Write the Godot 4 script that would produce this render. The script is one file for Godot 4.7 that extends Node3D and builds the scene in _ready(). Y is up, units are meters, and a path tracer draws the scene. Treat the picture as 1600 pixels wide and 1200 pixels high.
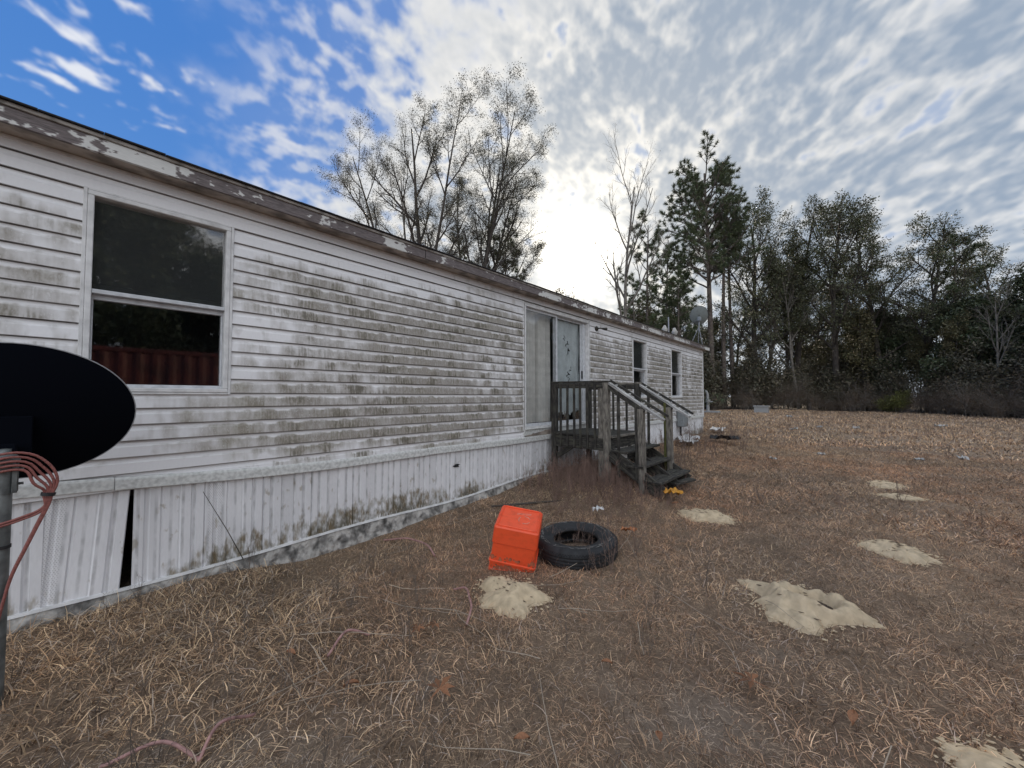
extends Node3D
# A weathered mobile home at the edge of a dry field. x: away from the wall, y: up, -z: along the wall. The long wall lies in the plane x = -4.

const WALL_X := -4.0
var M := {}
var T := {}
var rng := RandomNumberGenerator.new()
var sky_rows := []
var sky_n := []
var gnoise := FastNoiseLite.new()
var gnoise2 := FastNoiseLite.new()
var used := {}
const SW := 2400
const SH := 1200

# ---------------------------------------------------------------- mesh builder
class MB:
	var v := PackedVector3Array()
	var n := PackedVector3Array()
	var uv := PackedVector2Array()
	var c := PackedColorArray()
	var ix := PackedInt32Array()
	var col := Color.WHITE
	func vert(p: Vector3, nn: Vector3, t: Vector2) -> int:
		v.push_back(p); n.push_back(nn); uv.push_back(t); c.push_back(col)
		return v.size() - 1
	func poly(p: Array, out: Vector3, uvs: Array = []) -> void:
		# convex polygon, turned so that it faces along `out`
		var nn: Vector3 = (p[1] - p[0]).cross(p[2] - p[0])
		if nn.length_squared() < 1e-18 and p.size() > 3:
			nn = (p[2] - p[0]).cross(p[3] - p[0])
		var flip: bool = nn.dot(out) < 0.0
		nn = nn.normalized() * (-1.0 if flip else 1.0)
		var b := v.size()
		for i in p.size():
			vert(p[i], nn, uvs[i] if uvs.size() else Vector2(p[i].z, p[i].y))
		for i in range(1, p.size() - 1):
			if flip:
				ix.append_array([b, b + i, b + i + 1])
			else:
				ix.append_array([b, b + i + 1, b + i])
	func box(xf: Transform3D, s: Vector3, bev := 0.0, off := Vector2.ZERO) -> void:
		var h := s * 0.5
		var la := 1
		if s.x > s.y and s.x > s.z: la = 0
		elif s.z > s.y: la = 2
		var V := func(cn: int, ax: int) -> Vector3:
			var q := Vector3.ZERO
			for k in 3:
				var sg := 1.0 if (cn >> k) & 1 else -1.0
				q[k] = sg * (h[k] - (0.0 if k == ax else bev))
			return q
		var put := func(q: Array, ax: int) -> void:
			var out := Vector3.ZERO
			var w := []
			var us := []
			for e in q: out += e
			var ua := (la + 1) % 3
			if ua == ax: ua = (la + 2) % 3
			var va := la
			if ax == la: va = (la + 2) % 3
			if ax == la: ua = (la + 1) % 3
			for e in q:
				w.append(xf * e)
				us.append(Vector2(e[ua], e[va]) + off)
			poly(w, xf.basis * out, us)
		for ax in 3:
			for sg in 2:
				var cs := []
				var a1 := (ax + 1) % 3
				var a2 := (ax + 2) % 3
				for pr in [[0, 0], [1, 0], [1, 1], [0, 1]]:
					cs.append(V.call((sg << ax) | (pr[0] << a1) | (pr[1] << a2), ax))
				put.call(cs, ax)
		if bev > 0.0:
			for k in 3:
				var i := (k + 1) % 3
				var j := (k + 2) % 3
				for si in 2:
					for sj in 2:
						var c0 := (si << i) | (sj << j)
						var c1 := c0 | (1 << k)
						put.call([V.call(c0, i), V.call(c0, j), V.call(c1, j), V.call(c1, i)], i)
			for cn in 8:
				put.call([V.call(cn, 0), V.call(cn, 1), V.call(cn, 2)], 0)
	func tube(pts: PackedVector3Array, rad: PackedFloat32Array, sides: int, caps := true, vscale := 1.0) -> void:
		var np := pts.size()
		var b := v.size()
		var prev := Vector3.ZERO
		var run := 0.0
		for i in np:
			var d: Vector3 = pts[mini(i + 1, np - 1)] - pts[maxi(i - 1, 0)]
			d = d.normalized()
			if i == 0:
				prev = d.cross(Vector3.UP)
				if prev.length() < 0.1: prev = d.cross(Vector3.RIGHT)
				prev = prev.normalized()
			else:
				run += pts[i].distance_to(pts[i - 1])
				prev = (prev - d * prev.dot(d)).normalized()
			var side := d.cross(prev)
			for k in sides + 1:
				var a := TAU * k / sides
				var o := prev * cos(a) + side * sin(a)
				vert(pts[i] + o * rad[i], o, Vector2(float(k) / sides * TAU * rad[0], run * vscale))
		for i in np - 1:
			for k in sides:
				var p := b + i * (sides + 1) + k
				var q := p + sides + 1
				ix.append_array([p, q, p + 1, p + 1, q, q + 1])
		if caps:
			for e in [0, np - 1]:
				var ring := []
				for k in sides: ring.append(v[b + e * (sides + 1) + k])
				poly(ring, (pts[0] - pts[1]) if e == 0 else (pts[np - 1] - pts[np - 2]))
	func lathe(prof: Array, segs: int, xf := Transform3D()) -> void:
		# profile of Vector2(radius, height), outer side to the left of its direction upwards
		var m := prof.size()
		var b := v.size()
		for i in m:
			var d: Vector2 = prof[mini(i + 1, m - 1)] - prof[maxi(i - 1, 0)]
			var nn := Vector2(d.y, -d.x).normalized()
			for k in segs + 1:
				var a := TAU * k / segs
				vert(xf * Vector3(cos(a) * prof[i].x, prof[i].y, sin(a) * prof[i].x), (xf.basis * Vector3(cos(a) * nn.x, nn.y, sin(a) * nn.x)).normalized(), Vector2(float(k) / segs, float(i) / (m - 1)))
		for i in m - 1:
			for k in segs:
				var p := b + i * (segs + 1) + k
				var q := p + segs + 1
				ix.append_array([p, p + 1, q, p + 1, q + 1, q])
	func grid(pts: Array, w: int, h: int, uvs: Array = []) -> void:
		# smooth sheet of h rows of w points
		var b := v.size()
		for j in h:
			for i in w:
				var dx: Vector3 = pts[j * w + mini(i + 1, w - 1)] - pts[j * w + maxi(i - 1, 0)]
				var dy: Vector3 = pts[mini(j + 1, h - 1) * w + i] - pts[maxi(j - 1, 0) * w + i]
				vert(pts[j * w + i], dx.cross(dy).normalized(), uvs[j * w + i] if uvs.size() else Vector2(float(i) / (w - 1), float(j) / (h - 1)))
		for j in h - 1:
			for i in w - 1:
				var p := b + j * w + i
				ix.append_array([p, p + w, p + 1, p + 1, p + w, p + w + 1])
	func blade(p: Vector3, dir: Vector3, bend: Vector3, len: float, wd: float, segs := 2) -> void:
		# a thin tapering leaf of a few segments
		var side := dir.cross(Vector3.UP)
		if side.length() < 0.05: side = Vector3.RIGHT
		side = side.normalized()
		var b := v.size()
		var q := p
		var d := dir
		for i in segs + 1:
			var w := wd * (1.0 - float(i) / segs * 0.85) * 0.5
			var nn := side.cross(d).normalized()
			vert(q - side * w, nn, Vector2(0, float(i) / segs))
			vert(q + side * w, nn, Vector2(1, float(i) / segs))
			d = (d + bend).normalized()
			q += d * len / segs
		for i in segs:
			var k := b + i * 2
			ix.append_array([k, k + 2, k + 1, k + 1, k + 2, k + 3])
	func mesh() -> ArrayMesh:
		var a := []
		a.resize(Mesh.ARRAY_MAX)
		a[Mesh.ARRAY_VERTEX] = v
		a[Mesh.ARRAY_NORMAL] = n
		a[Mesh.ARRAY_TEX_UV] = uv
		a[Mesh.ARRAY_COLOR] = c
		a[Mesh.ARRAY_INDEX] = ix
		var m := ArrayMesh.new()
		m.add_surface_from_arrays(Mesh.PRIMITIVE_TRIANGLES, a)
		return m

# ---------------------------------------------------------------- nodes
func numbered(called: String) -> String:
	var k: int = used.get(called, 0)
	used[called] = k + 1
	return called if k == 0 else "%s_%03d" % [called, k]

func thing(called: String, label: String, category: String, at := Vector3.ZERO, group := "") -> Node3D:
	var o := Node3D.new()
	o.name = numbered(called)
	add_child(o)
	o.position = at
	metas(o, label, category, group)
	return o

func metas(o: Node, label: String, category: String, group := "") -> void:
	o.set_meta("label", label)
	o.set_meta("category", category)
	if group: o.set_meta("group", group)

func part(parent: Node3D, called: String, m: Mesh, mat: Material) -> MeshInstance3D:
	var o := MeshInstance3D.new()
	o.name = called
	o.mesh = m
	o.material_override = mat
	parent.add_child(o, true)
	return o

func solo(called: String, label: String, category: String, m: Mesh, mat: Material, at := Vector3.ZERO, group := "") -> MeshInstance3D:
	var o := MeshInstance3D.new()
	o.name = numbered(called)
	o.mesh = m
	o.material_override = mat
	add_child(o)
	o.position = at
	metas(o, label, category, group)
	return o

func many(parent: Node3D, called: String, m: Mesh, mat: Material, xfs: Array, cols: Array) -> MultiMeshInstance3D:
	var mm := MultiMesh.new()
	mm.transform_format = MultiMesh.TRANSFORM_3D
	mm.use_colors = true
	mm.mesh = m
	mm.instance_count = xfs.size()
	for i in xfs.size():
		mm.set_instance_transform(i, xfs[i])
		mm.set_instance_color(i, cols[i])
	var o := MultiMeshInstance3D.new()
	o.name = called
	o.multimesh = mm
	o.material_override = mat
	o.set_meta("kind", "stuff")
	parent.add_child(o, true)
	return o

func copy_of(o: Node3D, label: String, at: Vector3, turn: float, sc: float, group := "") -> Node3D:
	var c: Node3D = o.duplicate()
	c.name = numbered(String(o.name).rstrip("0123456789").trim_suffix("_"))
	add_child(c)
	c.position = at
	c.rotation = Vector3(0, turn, 0)
	c.scale = Vector3.ONE * sc
	c.set_meta("label", label)
	if group: c.set_meta("group", group)
	return c

func R(a: float, b: float) -> float:
	return rng.randf_range(a, b)

func rvec() -> Vector3:
	return Vector3(R(-1, 1), R(-1, 1), R(-1, 1)).normalized()

func lin(r: float, g: float, b: float) -> Color:
	return Color(r, g, b).linear_to_srgb()

# ---------------------------------------------------------------- textures and materials
func noise(sd: int, freq: float, oct := 4, kind := FastNoiseLite.TYPE_SIMPLEX_SMOOTH) -> FastNoiseLite:
	var f := FastNoiseLite.new()
	f.seed = sd
	f.frequency = freq
	f.noise_type = kind
	f.fractal_octaves = oct
	f.fractal_type = FastNoiseLite.FRACTAL_FBM
	return f

func tex(im: Image) -> ImageTexture:
	return ImageTexture.create_from_image(im)

func gray_tex(sd: int, size: int, freq: float, lo: float, hi: float, oct := 5) -> ImageTexture:
	# tileable grey variation around white, multiplied onto a colour
	var src := noise(sd, freq, oct).get_seamless_image(size, size)
	src.convert(Image.FORMAT_L8)
	var d := src.get_data()
	var out := PackedByteArray()
	out.resize(d.size())
	for i in d.size():
		out[i] = int(clampf(lerpf(lo, hi, d[i] / 255.0), 0.0, 1.0) * 255.0)
	return tex(Image.create_from_data(size, size, false, Image.FORMAT_L8, out))

func mat(color: Color, rough := 0.8, t: Texture2D = null, scale := 1.0, metal := 0.0, world := true) -> StandardMaterial3D:
	var m := StandardMaterial3D.new()
	m.albedo_color = color
	m.roughness = rough
	m.metallic = metal
	if t:
		m.albedo_texture = t
		m.uv1_triplanar = true
		m.uv1_world_triplanar = world
		m.uv1_scale = Vector3.ONE * scale
	return m

func bumped(m: StandardMaterial3D, t: Texture2D, amount: float) -> StandardMaterial3D:
	m.heightmap_enabled = true
	m.heightmap_texture = t
	m.heightmap_scale = amount
	return m

func siding_tex(z0: float, z1: float, w: int, h: int, y0: float, y1: float, sd: int) -> ImageTexture:
	# mildew, dust, scuffs and painted shadow lines on white vinyl laps
	var big := noise(sd, 0.55, 3)
	var blot := noise(sd + 1, 3.0, 4)
	var fine := noise(sd + 2, 26.0, 3)
	var strk := noise(sd + 3, 9.0, 3)
	var edge := noise(sd + 5, 5.0, 3)
	var data := PackedByteArray()
	data.resize(w * h * 3)
	for j in h:
		var y: float = lerpf(y1, y0, (j + 0.5) / h)
		var row: float = (y - 0.788) / 0.119
		var ri := floorf(row)
		var t := row - ri
		var high := smoothstep(2.62, 2.95, y)
		var low := smoothstep(1.05, 0.86, y)
		for i in w:
			var z: float = lerpf(z0, z1, (i + 0.5) / w)
			var along := -z
			# how dirty this stretch of the wall is
			var zone := 0.55 * smoothstep(0.85, 1.5, along) + 0.22 * smoothstep(1.8, 3.0, along) * smoothstep(4.6, 3.4, along) + 0.40 * smoothstep(0.2, -0.4, along)
			zone += 0.10 * smoothstep(6.9, 7.5, along)
			var b := big.get_noise_2d(z, y * 1.3)
			var bl := blot.get_noise_3d(z, y * 0.9, ri * 3.7)
			var s := strk.get_noise_3d(z * 1.0, y * 0.18, ri * 11.3)
			var e := edge.get_noise_2d(z * 1.3, ri * 9.1) * 0.16 + s * 0.06
			var flat: float = smoothstep(0.81 + e, 0.63 + e, t)
			if t < 0.05: flat *= 0.7
			var dirt: float = zone + b * 0.55 + bl * 0.55 + s * 0.35 - high * 0.85 - low * 0.55
			if along > 6.9:
				dirt += maxf(0.0, sin(z * 9.0 + b * 3.0)) * 0.22 - 0.05 + low * 0.3
			dirt = clampf(dirt * 1.38 + 0.07, 0.0, 1.0)
			var f := fine.get_noise_2d(z * 1.6, y * 0.7 + ri)
			var run := strk.get_noise_3d(z * 4.5, y * 0.35, ri * 5.1)
			dirt = dirt * (flat * 0.92 + 0.10) * (0.92 + f * 0.30 + run * 0.30)
			var dark: float = smoothstep(0.10, 0.75, bl + run * 0.5 + f * 0.25) * flat * clampf(zone * 1.6, 0.0, 1.0) * (1.0 - high) * 0.72
			if along > 6.9: dark *= 1.5
			dirt = clampf(dirt, 0.0, 1.0)
			dark = clampf(dark, 0.0, 0.9)
			var olive := clampf(bl * 1.2 + b * 0.8, 0.0, 1.0)
			var scuff := smoothstep(0.42, 0.6, f + run * 0.4) * 0.5
			dirt *= 1.0 - scuff
			var lap_shadow: float = maxf(smoothstep(0.045, 0.01, t), smoothstep(0.955, 0.99, t)) * (0.55 + 0.4 * clampf(zone + bl, 0.0, 1.0))  # shadow under each lap painted into the colour, stronger on dirtier stretches
			var base := 0.945 + f * 0.012 - 0.04 * clampf(b + 0.3, 0.0, 1.0) - 0.03 * flat
			var k := (j * w + i) * 3
			data[k] = int(255.0 * clampf(lerpf(lerpf(lerpf(base, 0.575, dirt), 0.335, dark), 0.20, lap_shadow), 0.0, 1.0))
			data[k + 1] = int(255.0 * clampf(lerpf(lerpf(lerpf(base * 0.998, 0.552, dirt), 0.315, dark), 0.18, lap_shadow), 0.0, 1.0))
			data[k + 2] = int(255.0 * clampf(lerpf(lerpf(lerpf(base * 1.004, 0.522 - 0.02 * olive, dirt), 0.265, dark), 0.16, lap_shadow), 0.0, 1.0))
	return tex(Image.create_from_data(w, h, false, Image.FORMAT_RGB8, data))

func skirt_tex(w: int, h: int) -> ImageTexture:
	# white vinyl with splashed soil and algae climbing from the bottom; u runs over 6 m, v over 0.8 m
	var a := noise(71, 1.1, 4)
	var s := noise(72, 8.0, 4)
	var f := noise(73, 40.0, 3)
	var data := PackedByteArray()
	data.resize(w * h * 3)
	for j in h:
		var y := 1.0 - (j + 0.5) / h
		for i in w:
			var z := 6.0 * (i + 0.5) / w
			var n1 := a.get_noise_2d(z, y * 0.6)
			var st := s.get_noise_2d(z * 1.4, y * 0.5)
			var fi := f.get_noise_2d(z * 1.3, y * 0.22)
			var lee := smoothstep(3.6, 4.2, z) + smoothstep(0.7, 0.2, z)
			var climb := 0.22 + n1 * 0.26 + st * 0.28 - 0.20 * lee
			var d: float = smoothstep(climb + 0.14, climb - 0.2, y + fi * 0.12) * clampf(0.55 + fi * 0.8 + n1 * 0.9, 0.0, 0.85)
			d = maxf(d, smoothstep(0.45, 0.75, st + n1 * 0.3 + fi * 0.25) * 0.3)
			var base := 0.90 + fi * 0.02 - 0.05 * n1
			# rib shading painted into the grooves, along with settled grime
			var gz := fposmod(z, 0.4185) / 0.4185
			for q in [0.0, 0.17, 0.38, 0.62, 0.83, 1.0]:
				base -= 0.13 * smoothstep(0.035, 0.008, absf(gz - q)) * clampf(0.7 + st * 1.2, 0.2, 1.2)
			# little slots of the vented strip: 0.09 m wide in every 0.4185 m
			var pz := fposmod(z, 0.4185)
			if absf(pz - 0.209) < 0.045 and y > 0.04 and y < 0.97:
				var cx := fposmod(pz * 75.0 + floorf(y * 62.0) * 0.5, 1.0)
				var cy := fposmod(y * 62.0, 1.0)
				if Vector2((cx - 0.5) * 1.2, cy - 0.5).length() < 0.27:
					base *= 0.84
			var br := clampf(st * 1.5 + 0.2, 0.0, 1.0)
			var k := (j * w + i) * 3
			data[k] = int(255.0 * clampf(lerpf(base, 0.30 + 0.10 * br, d), 0.0, 1.0))
			data[k + 1] = int(255.0 * clampf(lerpf(base, 0.285 + 0.05 * br, d), 0.0, 1.0))
			data[k + 2] = int(255.0 * clampf(lerpf(base * 1.01, 0.23, d), 0.0, 1.0))
	return tex(Image.create_from_data(w, h, false, Image.FORMAT_RGB8, data))

func fascia_tex(w: int, h: int) -> ImageTexture:
	# flaking white paint over grey-brown wood; u runs over 20 m
	var a := noise(81, 0.9, 4)
	var b := noise(82, 7.0, 4)
	var f := noise(83, 60.0, 3)
	var data := PackedByteArray()
	data.resize(w * h * 3)
	for j in h:
		var y := (j + 0.5) / h
		for i in w:
			var z := 20.0 * (i + 0.5) / w
			var m := a.get_noise_2d(z * 1.4, y * 0.08) * 1.4 + b.get_noise_2d(z * 1.5, y * 0.22) * 0.95 + b.get_noise_2d(z * 0.25, 40.0) * 0.5 - 0.06
			var wz := 4.6 - z
			m += -0.10 * smoothstep(-0.3, -0.5, wz) + 0.12 * smoothstep(-0.45, -0.25, wz) - 0.30 * smoothstep(-0.35, -0.5, wz) * smoothstep(-2.4, -2.1, wz) + 0.08 * smoothstep(-2.1, -2.4, wz) * smoothstep(-3.4, -3.0, wz) - 0.24 * smoothstep(-3.0, -3.4, wz) * smoothstep(-5.0, -4.6, wz) + 0.05 * smoothstep(-4.6, -5.0, wz)
			var p: float = smoothstep(-0.03, 0.03, m)
			var fi := f.get_noise_2d(z * 0.25, y * 6.0)
			var wood := 0.43 + fi * 0.13 + b.get_noise_2d(z, y) * 0.10
			var paint := 0.82 + fi * 0.05
			var k := (j * w + i) * 3
			data[k] = int(255.0 * lerpf(wood, paint, p))
			data[k + 1] = int(255.0 * lerpf(wood * 0.93, paint * 1.0, p))
			data[k + 2] = int(255.0 * lerpf(wood * 0.93, paint * 0.985, p))
	return tex(Image.create_from_data(w, h, false, Image.FORMAT_RGB8, data))

func wood_tex(sd: int, w: int, h: int, lo: Color, hi: Color, green: float) -> ImageTexture:
	var g := noise(sd, 0.05, 4)
	var c := noise(sd + 1, 0.012, 3)
	var data := PackedByteArray()
	data.resize(w * h * 3)
	for j in h:
		for i in w:
			var s := g.get_noise_2d(i * 2.2, j * 0.07) * 0.5 + 0.5
			var cl := c.get_noise_2d(i * 1.5, j * 0.6)
			var crack := smoothstep(0.28, 0.36, absf(g.get_noise_2d(i * 1.3 + 900.0, j * 0.03)))
			var t := clampf(s + cl * 0.5, 0.0, 1.0)
			var q := lo.lerp(hi, t)
			if crack > 0.5: q = q.darkened(0.45)
			q = q.lerp(Color(0.22, 0.25, 0.13), clampf(cl * 2.2 - 0.3, 0.0, 1.0) * green)
			var k := (j * w + i) * 3
			data[k] = int(q.r * 255.0); data[k + 1] = int(q.g * 255.0); data[k + 2] = int(q.b * 255.0)
	return tex(Image.create_from_data(w, h, false, Image.FORMAT_RGB8, data))

func thatch_tex(size: int) -> ImageTexture:
	# matted straw: many short strokes of different tone, tileable
	var im := Image.create(size, size, false, Image.FORMAT_RGB8)
	var d := PackedByteArray()
	d.resize(size * size * 3)
	for i in size * size:
		var t := rng.randf()
		d[i * 3] = int(120 + 30 * t); d[i * 3 + 1] = int(112 + 30 * t); d[i * 3 + 2] = int(105 + 28 * t)
	for s in 9000:
		var x := R(0, size)
		var y := R(0, size)
		var a := R(0, TAU)
		var turn := R(-0.06, 0.06)
		var tone := R(0.3, 1.0)
		tone *= tone
		for k in int(R(12, 34)):
			var px := posmod(int(x), size)
			var py := posmod(int(y), size)
			var o := (py * size + px) * 3
			d[o] = int(70 + 185 * tone); d[o + 1] = int(66 + 178 * tone); d[o + 2] = int(62 + 165 * tone)
			x += cos(a); y += sin(a); a += turn
	im.set_data(size, size, false, Image.FORMAT_RGB8, d)
	return tex(im)

func make_materials() -> void:
	T.fine = gray_tex(11, 256, 0.06, 0.72, 1.15)
	T.blotch = gray_tex(12, 256, 0.015, 0.55, 1.3)
	T.soft = gray_tex(13, 256, 0.02, 0.86, 1.08)
	T.bump = gray_tex(14, 256, 0.05, 0.0, 1.0)
	var st := StandardMaterial3D.new()
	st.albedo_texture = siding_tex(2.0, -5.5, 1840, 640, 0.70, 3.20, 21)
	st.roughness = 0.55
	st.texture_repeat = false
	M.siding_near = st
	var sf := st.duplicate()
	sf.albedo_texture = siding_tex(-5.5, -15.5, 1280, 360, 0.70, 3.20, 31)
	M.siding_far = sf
	var sk := StandardMaterial3D.new()
	sk.albedo_texture = skirt_tex(2048, 300)
	sk.roughness = 0.5
	M.skirt = sk
	var fa := StandardMaterial3D.new()
	fa.albedo_texture = fascia_tex(2048, 48)
	fa.roughness = 0.8
	M.fascia = fa
	M.trim = mat(lin(0.74, 0.74, 0.74), 0.5, T.soft, 1.3)
	M.band = mat(lin(0.70, 0.71, 0.69), 0.5, gray_tex(16, 256, 0.08, 0.80, 1.08), 1.1)
	M.alu = mat(lin(0.62, 0.64, 0.67), 0.45, T.soft, 2.0)
	M.soffit = mat(lin(0.42, 0.36, 0.31), 0.7, T.blotch, 0.9)
	M.drip = mat(lin(0.35, 0.32, 0.29), 0.6, T.blotch, 1.6)
	M.shingle = mat(lin(0.035, 0.035, 0.04), 0.95, T.fine, 3.0)
	M.footing = bumped(mat(lin(0.50, 0.48, 0.45), 0.9, gray_tex(17, 256, 0.026, 0.1, 1.6), 1.0), T.bump, 2.5)
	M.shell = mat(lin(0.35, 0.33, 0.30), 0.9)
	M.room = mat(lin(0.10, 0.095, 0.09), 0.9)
	var gl := StandardMaterial3D.new()
	gl.transparency = BaseMaterial3D.TRANSPARENCY_ALPHA
	gl.albedo_color = Color(0.10, 0.11, 0.12, 0.04)
	gl.roughness = 0.03
	gl.metallic_specular = 0.75
	M.glass = gl
	var dg := gl.duplicate()
	dg.albedo_color = Color(0.60, 0.62, 0.62, 0.05)  # pale veil in the colour stands for a hazy reflection
	M.glass_hazed = dg
	M.blind = mat(lin(0.70, 0.70, 0.66), 0.7, T.soft, 1.0)
	M.sheet = mat(lin(0.55, 0.61, 0.62), 0.55, T.soft, 0.7)
	var wd := StandardMaterial3D.new()
	wd.albedo_texture = wood_tex(41, 192, 768, Color(0.29, 0.275, 0.255), Color(0.68, 0.655, 0.615), 0.15)
	wd.roughness = 0.9
	wd.uv1_scale = Vector3(5, 1.1, 1)
	M.wood = wd
	var wk := wd.duplicate()
	wk.albedo_texture = wood_tex(43, 192, 768, Color(0.12, 0.115, 0.11), Color(0.40, 0.385, 0.36), 0.25)
	M.wood_dark = wk
	var wl := wd.duplicate()
	wl.albedo_texture = wood_tex(45, 192, 768, Color(0.55, 0.545, 0.54), Color(0.84, 0.835, 0.82), 0.03)
	M.wood_pale = wl
	var wg := wd.duplicate()
	wg.albedo_texture = wood_tex(47, 192, 512, Color(0.26, 0.27, 0.13), Color(0.46, 0.45, 0.25), 0.8)
	M.wood_mossy = wg
	M.galv = mat(lin(0.22, 0.24, 0.24), 0.55, T.blotch, 2.0, 0.5)
	M.dish_dark = mat(lin(0.003, 0.004, 0.007), 0.9)
	M.dish_dark.metallic_specular = 0.15
	M.dish_rim = mat(lin(0.30, 0.31, 0.33), 0.5)
	M.dish_grey = mat(lin(0.20, 0.22, 0.21), 0.6, T.soft, 2.0)
	M.cable = mat(lin(0.30, 0.105, 0.09), 0.5, T.fine, 4.0)
	M.cord = mat(lin(0.44, 0.25, 0.23), 0.6, T.blotch, 6.0)
	M.orange = mat(lin(0.92, 0.105, 0.032), 0.42, gray_tex(15, 256, 0.02, 0.88, 1.12), 2.2)
	M.orange_dirt = mat(lin(0.55, 0.16, 0.08), 0.8, T.blotch, 4.0)
	M.orange_print = mat(lin(0.85, 0.32, 0.22), 0.6, T.blotch, 8.0)
	M.yellow = mat(lin(0.72, 0.33, 0.03), 0.5, T.fine, 5.0)
	M.rubber = bumped(mat(lin(0.022, 0.024, 0.027), 0.7, T.blotch, 2.6), T.bump, 0.25)
	M.rubber_dust = mat(lin(0.22, 0.22, 0.21), 0.9, T.blotch, 5.0)
	M.sand = bumped(mat(lin(0.62, 0.50, 0.335), 0.95, gray_tex(18, 256, 0.03, 0.78, 1.12), 1.6), T.bump, 0.45)
	M.soil = mat(lin(0.07, 0.048, 0.034), 0.95, T.fine, 4.0)  # dark brown that carries the shade inside the burrow hole
	M.white = mat(lin(0.72, 0.72, 0.72), 0.6, T.soft, 9.0)
	M.litter = mat(lin(0.52, 0.51, 0.49), 0.7, T.fine, 7.0)
	M.vent = mat(lin(0.48, 0.46, 0.42), 0.6, T.blotch, 3.0)
	M.grey_plastic = mat(lin(0.24, 0.26, 0.27), 0.5, T.soft, 3.0)
	M.black = mat(lin(0.02, 0.02, 0.022), 0.7)
	M.brass = mat(lin(0.05, 0.045, 0.04), 0.5, null, 1.0, 0.6)
	M.red_paint = mat(lin(0.13, 0.026, 0.022), 0.6, T.blotch, 0.5)
	M.concrete = bumped(mat(lin(0.38, 0.38, 0.37), 0.9, T.fine, 2.0), T.bump, 0.4)
	M.leaf_litter = mat(lin(0.34, 0.16, 0.08), 0.8, T.fine, 8.0)
	var gr := StandardMaterial3D.new()
	gr.vertex_color_use_as_albedo = true
	gr.roughness = 0.85
	gr.backlight_enabled = true
	gr.backlight = Color(0.40, 0.36, 0.30)
	M.grass = gr
	var gd := StandardMaterial3D.new()
	gd.vertex_color_use_as_albedo = true
	gd.roughness = 0.95
	gd.albedo_texture = thatch_tex(768)
	gd.uv1_triplanar = true
	gd.uv1_world_triplanar = true
	gd.uv1_scale = Vector3.ONE * 0.62
	M.ground = gd
	M.bark = bumped(mat(lin(0.085, 0.072, 0.062), 0.95, T.blotch, 0.8), T.bump, 1.0)
	M.bark_pine = bumped(mat(lin(0.17, 0.14, 0.12), 0.95, T.blotch, 0.8), T.bump, 1.2)
	M.bark_pale = mat(lin(0.20, 0.18, 0.155), 0.95, T.blotch, 0.8)
	for d in [["leaf", 0.20], ["needle", 0.15]]:
		var lf := StandardMaterial3D.new()
		lf.vertex_color_use_as_albedo = true
		lf.roughness = 0.6
		lf.backlight_enabled = true
		lf.backlight = Color(d[1] * 1.6, d[1] * 1.8, d[1])
		M[d[0]] = lf

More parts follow.
